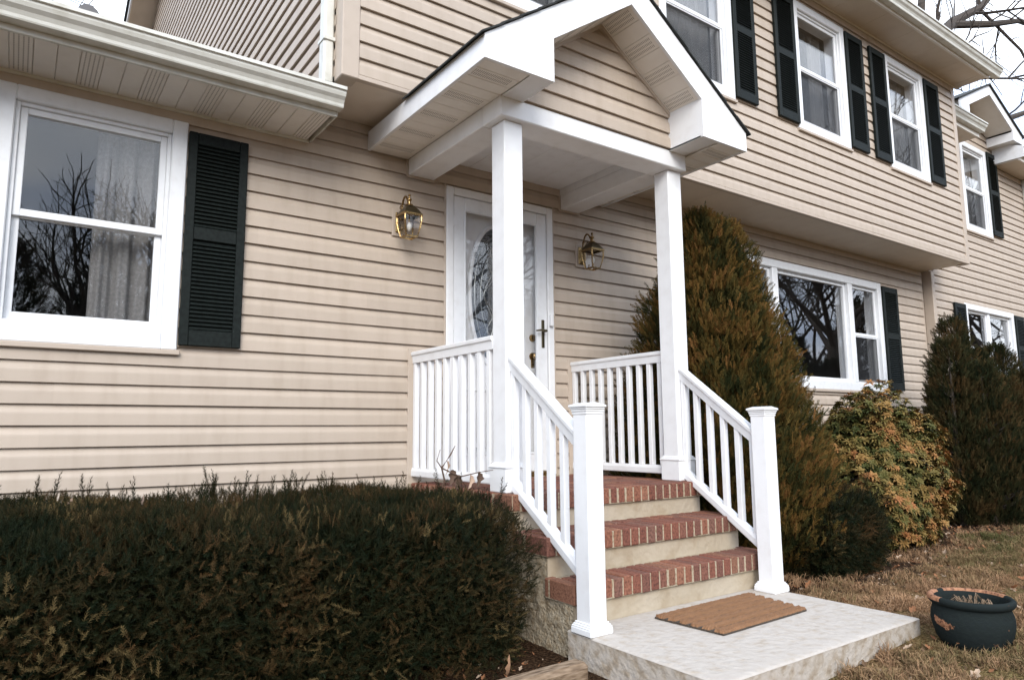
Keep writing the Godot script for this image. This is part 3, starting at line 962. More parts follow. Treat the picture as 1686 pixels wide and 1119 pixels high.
# ---------------------------------------------------------------- portico over the door
func build_portico() -> void:
	var P := thing("portico", "white gabled portico on two square posts over the front door", "porch", Vector3(3.06, 0.0, 1.117))
	var X := Vector3.RIGHT
	var Z := Vector3.BACK
	var xc := 3.0585
	var zf := 1.539
	var zb := 1.228
	var pit := 0.70
	var yb := 2.337 # underside of the eaves
	# beams
	var st := ns()
	bbox(st, Vector3(2.244, 2.221, 1.0205), Vector3(3.894, 2.347, zb), 0.006)
	part(P, "front_beam", st, M.white)
	for p in [[2.245, 2.456], [3.69, 3.893]]:
		st = ns()
		bbox(st, Vector3(p[0], 2.222, 0.025), Vector3(p[1], 2.346, 1.02), 0.006)
		part(P, "side_beam", st, M.white)
		st = ns()
		bbox(st, Vector3(p[0] - 0.014, 2.208, 0.0155), Vector3(p[1] + 0.014, 2.36, 0.0245), 0.002)
		part(P, "beam_channel", st, M.tan)
	st = ns()
	box(st, Vector3(2.25, 2.41, 0.02), Vector3(3.89, 2.43, zb - 0.03))
	box(st, Vector3(2.40, 2.346, 0.02), Vector3(2.457, 2.4095, 1.03))
	box(st, Vector3(3.689, 2.346, 0.02), Vector3(3.74, 2.4095, 1.03))
	box(st, Vector3(2.457, 2.348, 1.0195), Vector3(3.689, 2.4095, 1.05))
	var ce := part(P, "porch_ceiling", st, M.white)
	soffit_panels(ce, 2.46, 3.686, 2.397, 0.022, 1.018, 0.31, 0, M.white)
	# eave soffits and fascias
	for s in [-1.0, 1.0]:
		var xo := 1.1335 # half width
		st = ns()
		var x0 := xc - xo if s < 0 else 3.8945
		var x1 := 2.2445 if s < 0 else xc + xo
		box(st, Vector3(x0 + 0.01, yb + 0.02, 0.02), Vector3(x1 - 0.01, yb + 0.03, zf - 0.03))
		var so := part(P, "eave_soffit", st, M.soffit)
		for k in 15:
			var a := 0.022 + k * 0.1
			var b := minf(a + 0.1, zf - 0.027)
			var sp := ns()
			bbox(sp, Vector3(x0 + 0.0235, yb + 0.004, a + 0.0012), Vector3(x1 - (0.0 if s < 0 else 0.0235), yb + 0.018, b - 0.0012), 0.003)
			part(so, "soffit_panel", sp, M.soffit)
			if k % 3 == 1:
				var sl := ns()
				for r in 2:
					var t := x0 + 0.035
					while t < x1 - 0.035:
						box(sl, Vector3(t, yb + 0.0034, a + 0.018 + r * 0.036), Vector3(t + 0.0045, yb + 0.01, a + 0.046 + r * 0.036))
						t += 0.0125
				stuff(part(so, "vent_slot_shade", sl, M.slot_shade))  # no holes cut: thin raised bars carry their inner shade as colour
		st = ns()
		var xf := xc - xo if s < 0 else xc + xo - 0.022
		bbox(st, Vector3(xf, yb, 0.018), Vector3(xf + 0.022, 2.474, zf - 0.0225), 0.002)
		part(P, "fascia", st, M.white)
		# rake board with the boxed return in one face
		var ya := 2.474 + pit * xo
		st = ns()
		prism(st, [Vector2(xo * s, 2.474), Vector2(0, ya), Vector2(0, ya - 0.205), Vector2(0.6535 * s, ya - 0.205 - pit * 0.6535), Vector2(0.6535 * s, yb), Vector2(xo * s, yb)], Vector3(xc, 0, zf - 0.022), X, Vector3.UP, Vector3(0, 0, 0.022))
		var rb := part(P, "rake_board", st, M.white)
		st = ns()
		box(st, Vector3(xc + 0.6535 * s, yb, zb + 0.0), Vector3(xc + 0.6685 * s, ya - 0.205 - pit * 0.6535 + 0.03, zf - 0.0225))
		part(rb, "return_side", st, M.white)
		st = ns()
		box(st, Vector3(xc + 0.6535 * s, yb + 0.001, zb + 0.002), Vector3(minf(absf(2.25 - xc), 0.9) * s + xc, yb + 0.012, zf - 0.0225))
		part(rb, "return_soffit", st, M.white)
		# sloping soffit under the rake, in panels
		var n := 7
		var sl2 := ns()
		for k in n:
			var u0 := 0.6535 * k / n
			var u1 := 0.6535 * (k + 1) / n
			var y0 := ya - 0.196 - pit * u0
			var y1 := ya - 0.196 - pit * u1
			var g := 0.0015
			st = ns()
			prism(st, [Vector2((u0 + g) * s, y0 - g * pit), Vector2((u1 - g) * s, y1 + g * pit), Vector2((u1 - g) * s, y1 + 0.012), Vector2((u0 + g) * s, y0 + 0.012)], Vector3(xc, 0, zb + 0.0262), X, Vector3.UP, Vector3(0, 0, zf - zb - 0.0495))
			part(rb, "rake_soffit_panel", st, M.soffit)
			if k % 2 == 0:
				for r in 3:
					var um := lerpf(u0, u1, (r + 1.0) / 4.0)
					var t := zb + 0.04
					while t < zf - 0.05:
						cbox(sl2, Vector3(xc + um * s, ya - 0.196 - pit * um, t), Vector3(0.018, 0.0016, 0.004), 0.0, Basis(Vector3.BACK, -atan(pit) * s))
						t += 0.0125
		stuff(part(rb, "vent_slot_shade", sl2, M.slot_shade))  # raised bars, coloured as the shade within the rake vent holes
		st = ns()
		var d := Vector2(s, -pit).normalized()
		prism(st, [Vector2(0, ya - 0.19), Vector2(0.66 * s, ya - 0.19 - pit * 0.66), Vector2(0.66 * s, ya - 0.222 - pit * 0.66), Vector2(0, ya - 0.222)], Vector3(xc, 0, zb + 0.0), X, Vector3.UP, Vector3(0, 0, 0.026))
		part(rb, "gable_channel", st, M.tan)
		# roof: shingle courses
		var nc := 9
		for k in nc:
			var a0 := (xo + 0.03) * (1.0 - float(k) / nc)
			var a1 := (xo + 0.03) * (1.0 - float(k + 1) / nc) - 0.02
			st = ns()
			prism(st, [Vector2(a0 * s, ya + 0.006 - pit * a0 + 0.004), Vector2(a0 * s, ya + 0.020 - pit * a0), Vector2(maxf(a1, 0.0) * s, ya + 0.014 - pit * maxf(a1, 0.0)), Vector2(maxf(a1, 0.0) * s, ya + 0.003 - pit * maxf(a1, 0.0))], Vector3(xc, 0, 0.615), X, Vector3.UP, Vector3(0, 0, zf + 0.018 + rng.randf_range(-0.004, 0.004) - 0.615))
			part(P, "shingle_course", st, M.shingle)
		st = ns()
		prism(st, [Vector2(xo * s, 2.4745), Vector2(0, ya + 0.0005), Vector2(0, ya - 0.02), Vector2((xo - 0.02) * s, 2.46)], Vector3(xc, 0, 0.02), X, Vector3.UP, Vector3(0, 0, zf - 0.0425))
		part(P, "roof_deck", st, M.white)
	# gable wall with siding
	var yap := 2.474 + pit * 1.1335 - 0.2
	st = ns()
	prism(st, [Vector2(-0.81, 2.347), Vector2(0.81, 2.347), Vector2(0.81, 2.48), Vector2(0, yap), Vector2(-0.81, 2.48)], Vector3(xc, 0, zb - 0.02), X, Vector3.UP, Vector3(0, 0, 0.018))
	var gw := part(P, "gable_wall", st, M.tan)
	var lim := func(y: float) -> Array:
		var hw := clampf((yap - y) / pit, 0.0, 0.8)
		return [xc - hw, xc + hw]
	siding(gw, Vector3(0, 0, zb - 0.001), X, Z, 2.349, yap, 2.349, lim, [], 0.0)
	# posts
	for px in [2.365, 3.81]:
		st = ns()
		bbox(st, Vector3(px - 0.069, 0.004, 1.048), Vector3(px + 0.069, 2.2205, 1.186), 0.006)
		var post := part(P, "post", st, M.white)
		st = ns()
		var h := 0.084
		bbox(st, Vector3(px - h, 0.0, 1.117 - h), Vector3(px + h, 0.148, 1.117 + h), 0.006)
		for k in 3:
			var hh: float = h + 0.006 - 0.007 * k
			bbox(st, Vector3(px - hh, 0.138 + k * 0.009, 1.117 - hh), Vector3(px + hh, 0.150 + k * 0.009, 1.117 + hh), 0.003)
		part(post, "post_base", st, M.white)

# ---------------------------------------------------------------- steps
func brick_mesh(l: Vector3, v: int) -> ArrayMesh:
	var key := "brick%.3f_%.3f_%.3f_%d" % [l.x, l.y, l.z, v]
	if not mesh_cache.has(key):
		var st := ns()
		cbox(st, Vector3.ZERO, l * (1.0 - 0.004 * v), 0.004 + 0.0015 * v)
		st.generate_normals()
		mesh_cache[key] = st.commit()
	return mesh_cache[key]

func put_brick(S: Node, c: Vector3, size: Vector3) -> void:
	var v := rng.randi() % 3
	var b := Basis.from_euler(Vector3(rng.randf_range(-0.006, 0.006), rng.randf_range(-0.012, 0.012), rng.randf_range(-0.012, 0.012)))
	inst(S, "brick", brick_mesh(size, v), M.brick[rng.randi() % M.brick.size()], Transform3D(b, c + Vector3(0, rng.randf_range(-0.0015, 0.0015), rng.randf_range(-0.003, 0.003))))

func build_steps() -> void:
	var S := thing("brick_steps", "brick and concrete steps rising to the front door", "steps", Vector3(3.06, -0.7, 1.0))
	var X0 := 2.262
	var X1 := 3.872
	var bh := 0.096
	# concrete body: stepped, with risers set back under the nosings
	var st := ns()
	box(st, Vector3(X0 + 0.024, -1.0, 0.0), Vector3(X1 - 0.024, -bh - 0.001, 1.26))
	box(st, Vector3(X0 + 0.024, -1.0, 1.26), Vector3(X1 - 0.024, -0.195 - bh - 0.001, 1.56))
	box(st, Vector3(X0 + 0.024, -1.0, 1.56), Vector3(X1 - 0.024, -0.395 - bh - 0.001, 1.765))
	part(S, "concrete_core", st, M.concrete)
	# rough parged skin on the left flank
	st = SurfaceTool.new()
	st.begin(Mesh.PRIMITIVE_TRIANGLES)
	st.set_smooth_group(0)
	var nn := FastNoiseLite.new()
	nn.seed = 5
	nn.frequency = 0.5
	nn.fractal_octaves = 4
	var skin := func(z: float, y: float) -> Vector3:
		var e := nn.get_noise_2d(z * 22.0, y * 30.0) + 0.6 * absf(nn.get_noise_2d(z * 60.0 + 50, y * 60.0))
		return Vector3(X0 + 0.018 - 0.014 * maxf(e, -0.2), y, z)
	for r in [[0.3, 1.262, -0.099], [1.262, 1.562, -0.294], [1.562, 1.766, -0.494]]:
		var z: float = r[0]
		while z < r[1] - 0.001:
			var z2 := minf(z + 0.018, r[1])
			var y: float = r[2]
			while y > -0.9:
				var y2 := maxf(y - 0.018, -0.9)
				quad(st, skin.call(z, y2), skin.call(z2, y2), skin.call(z2, y), skin.call(z, y))
				y = y2
			z = z2
	part(S, "parged_flank", st, M.stucco)
	# mortar beds
	st = ns()
	box(st, Vector3(X0 + 0.006, -bh, 0.02), Vector3(X1 - 0.006, -0.006, 1.278))
	box(st, Vector3(X0 + 0.006, -0.195 - bh, 1.262), Vector3(X1 - 0.006, -0.201, 1.579))
	box(st, Vector3(X0 + 0.006, -0.395 - bh, 1.562), Vector3(X1 - 0.006, -0.401, 1.784))
	part(S, "mortar", st, M.mortar)
	var pitch := 0.067
	var n := 24
	for t in [[0.0, 1.284], [-0.195, 1.585], [-0.395, 1.79]]:
		for i in n:
			var x := X0 + 0.0335 + i * (X1 - X0 - 0.067) / (n - 1)
			put_brick(S, Vector3(x, t[0] - bh / 2, t[1] - 0.098), Vector3(0.0575, bh, 0.194))
	# second rows behind the nosings of the two treads
	for t in [[-0.195, 1.325, 0.11], [-0.395, 1.573, 0.035]]:
		for i in n:
			var x := X0 + 0.0335 + i * (X1 - X0 - 0.067) / (n - 1)
			if t[2] > 0.05 or i < 1 or i == n - 1:
				put_brick(S, Vector3(x, t[0] - bh / 2 - 0.001, t[1]), Vector3(0.0575, bh, t[2]))
	# end bricks along the left and right edges of the landing, and its paving
	for e in [X0 + 0.097, X1 - 0.097]:
		for i in 15:
			put_brick(S, Vector3(e, -bh / 2, 1.048 - i * pitch), Vector3(0.194, bh, 0.0575))
	for r in 9:
		var x := X0 + 0.2005
		var first := true
		while x < X1 - 0.2:
			var w := 0.092 if (first and r % 2 == 1) else 0.194
			w = minf(w, X1 - 0.2005 - x)
			first = false
			if w > 0.03:
				put_brick(S, Vector3(x + w / 2, -0.03, 1.028 - r * 0.103), Vector3(w, 0.058, 0.093))
			x += w + 0.0095

func build_slab() -> void:
	var S := thing("concrete_slab", "pale worn concrete landing slab at the foot of the steps", "slab", Vector3(3.0, -0.75, 2.2))
	var x0 := 2.238
	var x1 := 3.79
	var z0 := 1.767
	var z1 := 2.672
	var st := ns()
	bbox(st, Vector3(x0, -1.0, z0), Vector3(x1, -0.606, z1), 0.004)
	part(S, "slab_body", st, M.slab_side)
	# troweled top with a rounded, slightly uneven edge
	st = SurfaceTool.new()
	st.begin(Mesh.PRIMITIVE_TRIANGLES)
	st.set_smooth_group(0)
	var nn := FastNoiseLite.new()
	nn.seed = 12
	nn.frequency = 1.0
	var f := func(u: float, v: float) -> Vector3:
		var x := lerpf(x0 - 0.001, x1 + 0.001, u)
		var z := lerpf(z0, z1 + 0.001, v)
		var e := minf(minf(x - x0, x1 - x), z1 - z)
		var y := -0.600 - 0.008 * exp(-maxf(e, 0.0) / 0.006) + 0.0012 * nn.get_noise_2d(x * 5, z * 5)
		return Vector3(x, y, z)
	var us := [0.0, 0.002, 0.004, 0.008, 0.015]
	for i in range(1, 40): us.append(0.015 + 0.97 * i / 40.0)
	us.append_array([0.985, 0.992, 0.996, 0.998, 1.0])
	for i in us.size() - 1:
		for j in us.size() - 1:
			quad(st, f.call(us[i], us[j + 1]), f.call(us[i + 1], us[j + 1]), f.call(us[i + 1], us[j]), f.call(us[i], us[j]))
	part(S, "slab_top", st, M.slab_top)

func build_mat() -> void:
	var D := thing("doormat", "brown coir doormat with raised stripes lying before the bottom step", "doormat", Vector3(3.1, -0.6, 2.07))
	var corners := [Vector2(2.715, 1.885), Vector2(3.515, 1.865), Vector2(3.455, 2.262), Vector2(2.745, 2.285)]
	var st := ns()
	var P := func(u: float, v: float, y: float) -> Vector3:
		var a: Vector2 = corners[0].lerp(corners[1], u)
		var b: Vector2 = corners[3].lerp(corners[2], u)
		var c := a.lerp(b, v)
		return Vector3(c.x, y, c.y)
	var nu := 120
	var nv := 72
	for rib in 6:
		st = ns()
		var j0 := rib * 12 + (0 if rib == 0 else 2)
		var j1 := (rib + 1) * 12 - (0 if rib == 5 else 2)
		var hs := []
		for i in nu + 1:
			var row := []
			for j in range(j0, j1 + 1):
				var edge := i == 0 or i == nu or j == j0 or j == j1
				row.append(P.call((i + (rng.randf_range(-0.5, 0.5) if i > 0 and i < nu else rng.randf_range(-0.6, 0.6))) / nu, (j + rng.randf_range(-0.25, 0.25)) / nv, -0.590 if edge else -0.578 + rng.randf_range(-0.003, 0.002)))
			hs.append(row)
		for i in nu:
			for j in j1 - j0:
				quad(st, hs[i][j + 1], hs[i + 1][j + 1], hs[i + 1][j], hs[i][j])
		part(D, "rib", st, M.coir)
	st = ns()
	prism(st, [corners[0], corners[1], corners[2], corners[3]], Vector3(0, -0.5985, 0), Vector3.RIGHT, Vector3.BACK, Vector3(0, 0.009, 0))
	part(D, "backing", st, M.soil)

# ---------------------------------------------------------------- railings
func rail_profile(st: SurfaceTool, a: Vector3, b: Vector3, w: float, h: float, top: bool) -> void:
	# a bread-loaf cap over a narrower body, swept from a to b (b nearer the viewer); ends cut upright
	var poly := []
	if top:
		poly = [Vector2(-w, 0), Vector2(-w * 0.98, -h * 0.24), Vector2(-w * 0.72, -h * 0.36), Vector2(-w * 0.62, -h), Vector2(w * 0.62, -h), Vector2(w * 0.72, -h * 0.36), Vector2(w * 0.98, -h * 0.24), Vector2(w, 0), Vector2(w * 0.7, h * 0.1), Vector2(-w * 0.7, h * 0.1)]
	else:
		poly = [Vector2(-w * 0.9, -h), Vector2(-w, -h * 0.9), Vector2(-w, -h * 0.35), Vector2(-w * 0.7, 0), Vector2(w * 0.7, 0), Vector2(w, -h * 0.35), Vector2(w, -h * 0.9), Vector2(w * 0.9, -h)]
	prism(st, poly, a, Vector3.RIGHT, Vector3.UP, b - a)

func baluster(parent: Node, x: float, z: float, y0: float, y1: float) -> void:
	var st := ns()
	bbox(st, Vector3(x - 0.018, y0, z - 0.018), Vector3(x + 0.018, y1, z + 0.018), 0.003)
	part(parent, "baluster", st, M.white)

func build_rails() -> void:
	for s in [0, 1]:
		var x: float = [2.318, 3.80][s]
		var R := thing("porch_railing", ["white porch railing between beige wall and the post beside the yew hedge", "white porch railing between beige wall and the post beside the tall conifer"][s], "railing", Vector3(x, 0.0, 0.5), "porch railings")
		var st := ns()
		rail_profile(st, Vector3(x, 0.908, 0.0265), Vector3(x, 0.908, 1.0475), 0.036, 0.075, true)
		part(R, "top_rail", st, M.white)
		st = ns()
		rail_profile(st, Vector3(x, 0.10, 0.0265), Vector3(x, 0.10, 1.0475), 0.027, 0.058, false)
		part(R, "bottom_rail", st, M.white)
		st = ns()
		bbox(st, Vector3(x - 0.055, -0.02, 0.0), Vector3(x + 0.055, 0.94, 0.026), 0.004)
		part(R, "wall_block", st, M.tan)
		for i in 10:
			baluster(R, x, 0.046 + i * 0.105, 0.099, 0.84)
	for s in [0, 1]:
		var xp: float = [2.345, 3.80][s]
		var xn: float = [2.30, 3.72][s]
		var R := thing("stair_railing", ["white stair railing and square newel post along the hedge side of the steps", "white stair railing and square newel post along the conifer side of the steps"][s], "railing", Vector3(xn, -0.6, 1.875), "stair railings")
		var zt := 1.187
		var zn := 1.822
		var yt := 0.78
		var yn := 0.335
		var st := ns()
		rail_profile(st, Vector3(xp, yt, zt), Vector3(xn, yn, zn), 0.036, 0.085, true)
		part(R, "top_rail", st, M.white)
		var bt := 0.09
		var bn := -0.30
		st = ns()
		rail_profile(st, Vector3(xp, bt, zt), Vector3(xn, bn, zn), 0.03, 0.066, false)
		part(R, "bottom_rail", st, M.white)
		for i in 6:
			var t := (i + 0.18) / 5.4
			var z := lerpf(zt, zn, t)
			var x := lerpf(xp, xn, t)
			baluster(R, x, z, lerpf(bt, bn, t) - 0.012, lerpf(yt, yn, t) - 0.07)
		# newel
		var nz := 1.875
		var hw := 0.052
		st = ns()
		bbox(st, Vector3(xn - hw, -0.598, nz - hw), Vector3(xn + hw, 0.452, nz + hw), 0.006)
		var nw := part(R, "newel_post", st, M.white)
		st = ns()
		for k in 4:
			var hh: float = [0.071, 0.069, 0.064, 0.058][k]
			bbox(st, Vector3(xn - hh, [-0.5995, -0.572, -0.563, -0.555][k], nz - hh), Vector3(xn + hh, [-0.571, -0.562, -0.554, -0.545][k], nz + hh), 0.003)
		part(nw, "base_trim", st, M.white)
		st = ns()
		for k in 4:
			var hh: float = [0.055, 0.058, 0.062, 0.068][k]
			bbox(st, Vector3(xn - hh, [0.424, 0.438, 0.450, 0.460][k], nz - hh), Vector3(xn + hh, [0.439, 0.451, 0.461, 0.472][k], nz + hh), 0.003)
		prism(st, [Vector2(-0.066, 0.4721), Vector2(0.066, 0.4721), Vector2(0.0, 0.484)], Vector3(xn, 0, nz - 0.066), Vector3.RIGHT, Vector3.UP, Vector3(0, 0, 0.132))
		part(nw, "cap", st, M.white)

# ---------------------------------------------------------------- wall lanterns
func build_lantern(x: float, y: float, label: String) -> void:
	var L := thing("wall_lantern", label, "lantern", Vector3(x, y, 0.0), "wall lanterns")
	var zc := 0.165
	var st := ns()
	bbox(st, Vector3(x - 0.062, y - 0.10, 0.0), Vector3(x + 0.062, y + 0.10, 0.026), 0.004)
	part(L, "mounting_block", st, M.tan)
	st = ns()
	cbox(st, Vector3(x, y, 0.032), Vector3(0.082, 0.15, 0.0115), 0.006)
	cbox(st, Vector3(x, y, 0.041), Vector3(0.06, 0.12, 0.01), 0.005)
	part(L, "back_plate", st, M.brass)
	# swan-neck arm
	st = ns()
	var pts := []
	var rad := []
	for i in 17:
		var t := i / 16.0
		var a := PI * t * 1.08
		pts.append(Vector3(x, y + 0.02 + 0.145 * sin(a) + 0.03 * t, lerpf(0.04, zc, (1 - cos(PI * t)) / 2)))
		rad.append(0.0075)
	tube(st, pts, rad, 8)
	tube(st, [Vector3(x, y + 0.02, 0.03), Vector3(x, y + 0.02, 0.055)], [0.016, 0.012], 12)
	for sg in [-1.0, 1.0]:
		var sc := []
		var sr := []
		for i in 15:
			var t := i / 14.0
			var a := -1.2 + 5.2 * t
			var rr := lerpf(0.03, 0.008, t)
			sc.append(Vector3(x + sg * 0.022, y + 0.095 + sin(a) * rr, 0.075 + cos(a) * rr))
			sr.append(0.004)
		tube(st, sc, sr, 6)
	var tail := []
	var tr := []
	for i in 13:
		var t := i / 12.0
		tail.append(Vector3(x, y - 0.02 - 0.10 * sin(t * PI * 0.75), 0.045 + 0.075 * t))
		tr.append(0.0055)
	tube(st, tail, tr, 6)
	part(L, "arm", st, M.brass)
	# finial and loop
	st = ns()
	var top := y + 0.055
	lathe(st, Vector3(x, top, zc), [Vector2(0.0, 0.125), Vector2(0.008, 0.12), Vector2(0.010, 0.112), Vector2(0.005, 0.102), Vector2(0.006, 0.095), Vector2(0.016, 0.088), Vector2(0.018, 0.078), Vector2(0.009, 0.068), Vector2(0.010, 0.05), Vector2(0.026, 0.044), Vector2(0.030, 0.034), Vector2(0.034, 0.03)], 16)
	part(L, "finial", st, M.brass)
	# roof: two pyramidal tiers of four sides, corners turned to the wall
	var sq := func(r: float, h: float) -> Array:
		var o := []
		for k in 4:
			var a := PI / 4 + PI / 2 * k
			o.append(Vector3(x + cos(a) * r * 1.414, y + h, zc - sin(a) * r * 1.414))
		return o
	var loft := func(s2: SurfaceTool, levels: Array) -> void:
		for i in levels.size() - 1:
			for k in 4:
				var k2 := (k + 1) % 4
				quad(s2, levels[i][k], levels[i][k2], levels[i + 1][k2], levels[i + 1][k])
	st = ns()
	loft.call(st, [sq.call(0.066, 0.028), sq.call(0.064, 0.034), sq.call(0.050, 0.058), sq.call(0.034, 0.079), sq.call(0.024, 0.088), sq.call(0.0, 0.09)])
	part(L, "roof", st, M.darkmetal)
	st = ns()
	loft.call(st, [sq.call(0.055, 0.010), sq.call(0.072, 0.012), sq.call(0.072, 0.026), sq.call(0.066, 0.030), sq.call(0.05, 0.03)])
	part(L, "rim", st, M.brass)
	# corner bars, bellied, and a bottom frame
	var prof := [[0.064, 0.012], [0.064, -0.03], [0.056, -0.08], [0.042, -0.135]]
	for k in 4:
		st = ns()
		var p2 := []
		for q in prof:
			p2.append(sq.call(q[0], q[1])[k])
		tube(st, p2, [0.006, 0.006, 0.0055, 0.005], 6)
		part(L, "corner_bar", st, M.brass)
	st = ns()
	loft.call(st, [sq.call(0.034, -0.130), sq.call(0.045, -0.131), sq.call(0.045, -0.141), sq.call(0.034, -0.142), sq.call(0.034, -0.130)])
	part(L, "bottom_frame", st, M.brass)
	for k in 4:
		st = ns()
		var k2 := (k + 1) % 4
		for i in prof.size() - 1:
			var a: Array = sq.call(prof[i][0] - 0.003, prof[i][1])
			var b: Array = sq.call(prof[i + 1][0] - 0.003, prof[i + 1][1])
			quad(st, b[k], b[k2], a[k2], a[k])
		part(L, "pane", st, M.lampglass)
	# candle sockets and bulbs
	st = ns()
	lathe(st, Vector3(x, y, zc), [Vector2(0.0, 0.03), Vector2(0.03, 0.028), Vector2(0.03, 0.018), Vector2(0.009, 0.014), Vector2(0.009, -0.03), Vector2(0.0, -0.03)], 12)
	part(L, "socket", st, M.brass)
	st = ns()
	lathe(st, Vector3(x, y, zc), [Vector2(0.007, -0.029), Vector2(0.016, -0.05), Vector2(0.018, -0.065), Vector2(0.012, -0.082), Vector2(0.0, -0.096)], 12)
	part(L, "bulb", st, M.bulb)

# ---------------------------------------------------------------- pot and small things
func build_pot() -> void:
	var at := Vector3(3.825, gy(3.825, 2.9) - 0.02, 2.9)
	var P := thing("plant_pot", "round dark painted clay pot flaking at the rim with a dead plant", "pot", at)
	var k9 := 0.86
	var prof := [Vector2(0.0, 0.0), Vector2(0.13, 0.0), Vector2(0.150, 0.012), Vector2(0.178, 0.05), Vector2(0.196, 0.10), Vector2(0.202, 0.135), Vector2(0.198, 0.165), Vector2(0.190, 0.19), Vector2(0.188, 0.205)]
	var st := SurfaceTool.new()
	st.begin(Mesh.PRIMITIVE_TRIANGLES)
	st.set_smooth_group(0)
	lathe(st, at, prof, 48, func(a, y): return k9 + 0.006 * sin(3 * a + 1) + 0.004 * sin(y * 160.0))
	part(P, "pot_body", st, M.pot)
	st = SurfaceTool.new()
	st.begin(Mesh.PRIMITIVE_TRIANGLES)
	st.set_smooth_group(0)
	lathe(st, at, [Vector2(0.187, 0.203), Vector2(0.203, 0.209), Vector2(0.213, 0.222), Vector2(0.212, 0.236), Vector2(0.202, 0.244), Vector2(0.188, 0.243), Vector2(0.180, 0.234), Vector2(0.176, 0.21), Vector2(0.172, 0.15), Vector2(0.16, 0.1)], 48, func(a, _y): return k9 + 0.008 * sin(2 * a))
	part(P, "rim", st, M.pot)
	# flaked patch of bare clay on the lip
	st = SurfaceTool.new()
	st.begin(Mesh.PRIMITIVE_TRIANGLES)
	st.set_smooth_group(0)
	var nn := FastNoiseLite.new()
	nn.seed = 9
	for k in 48:
		var a := TAU * k / 48
		var b := TAU * (k + 1) / 48
		var dir := Vector2(cos(a), -sin(a))
		var face := dir.dot(Vector2(0.55, -0.83)) # the rim's far side
		if face < -0.10 + 0.5 * nn.get_noise_1d(k * 12.0) or (k % 16 == 9) or (k % 16 == 10):
			continue
		var lv := [Vector2(0.214, 0.226), Vector2(0.2135, 0.2365), Vector2(0.203, 0.2452), Vector2(0.188, 0.2442), Vector2(0.1795, 0.2345)]
		for i in lv.size() - 1:
			var c := []
			for e in [[i, a], [i, b], [i + 1, b], [i + 1, a]]:
				var r: float = lv[e[0]].x * (k9 + 0.004 + 0.008 * sin(2 * e[1]))
				c.append(at + Vector3(cos(e[1]) * r, lv[e[0]].y, -sin(e[1]) * r))
			quad(st, c[0], c[1], c[2], c[3])
	part(P, "bare_clay_lip", st, M.clay)
	# patch on the belly where the paint has come off
	st = ns()
	for k in 50:
		for i in 12:
			var u := (k - 25.0) / 25.0
			var v := (i - 6.0) / 6.0
			if u * u + v * v > 0.75 + 1.3 * nn.get_noise_2d(k * 6.0, i * 14.0) or nn.get_noise_2d(k * 15.0 + 90.0, i * 30.0) > 0.35:
				continue
			var c := []
			for e in [[0, 0], [1, 0], [1, 1], [0, 1]]:
				var an: float = PI - 0.42 + (k - 25.0 + e[0]) * 0.014
				var yy: float = 0.128 + (i - 6.0 + e[1]) * 0.0042 - 0.016 * u
				var bx: float = lerpf(0.196, 0.202, smoothstep(0.10, 0.135, yy)) if yy < 0.135 else lerpf(0.202, 0.198, smoothstep(0.135, 0.165, yy))
				var rr: float = bx * (k9 + 0.006 * sin(3 * an + 1) + 0.004 * sin(yy * 160.0)) + 0.0025
				c.append(at + Vector3(cos(an) * rr, yy, -sin(an) * rr))
			quad(st, c[0], c[1], c[2], c[3])
	part(P, "bare_clay_patch", st, M.clay)
	st = ns()
	disc(st, at + Vector3(0, 0.165, 0), 0.156, 32)
	part(P, "soil", st, M.soil)
	st = ns()
	for i in 70:
		var a := rng.randf() * TAU
		var r0 := rng.randf_range(0.0, 0.05)
		var r1 := rng.randf_range(0.05, 0.14)
		var o := at + Vector3(0.02, 0.165, 0.0)
		var p0 := o + Vector3(cos(a) * r0, 0.0, sin(a) * r0)
		var p1 := o + Vector3(cos(a) * (r0 + r1) / 2, rng.randf_range(0.02, 0.075), sin(a) * (r0 + r1) / 2)
		var p2 := o + Vector3(cos(a + 0.4) * r1, rng.randf_range(0.0, 0.03), sin(a + 0.4) * r1)
		tube(st, [p0, p1, p2], [0.003, 0.0025, 0.001], 4, false)
	stuff(part(P, "dead_plant", st, M.timber))

func leaf_shape(l: float, curl: float) -> ArrayMesh:
	var st := ns()
	var n := 6
	for i in n:
		var t0 := float(i) / n
		var t1 := float(i + 1) / n
		var w0 := sin(PI * pow(t0, 0.8)) * l * 0.3 * (1.0 + 0.35 * sin(t0 * 17.0))
		var w1 := sin(PI * pow(t1, 0.8)) * l * 0.3 * (1.0 + 0.35 * sin(t1 * 17.0))
		for s in [-1.0, 1.0]:
			var a := Vector3(0, curl * l * t0 * t0, t0 * l)
			var b := Vector3(0, curl * l * t1 * t1, t1 * l)
			quad(st, a, b, b + Vector3(s * w1, w1 * 0.5, 0), a + Vector3(s * w0, w0 * 0.5, 0))
	st.generate_normals()
	return st.commit()

func build_timber() -> void:
	var T := thing("landscape_timber", "weathered wooden edging timber beside the slab under the yew hedge", "timber", Vector3(1.3, -0.76, 2.02))
	var st := ns()
	cbox(st, Vector3(1.24, -0.725, 1.985), Vector3(1.86, 0.10, 0.10), 0.02, Basis(Vector3.UP, 0.03))
	part(T, "timber", st, M.timber)

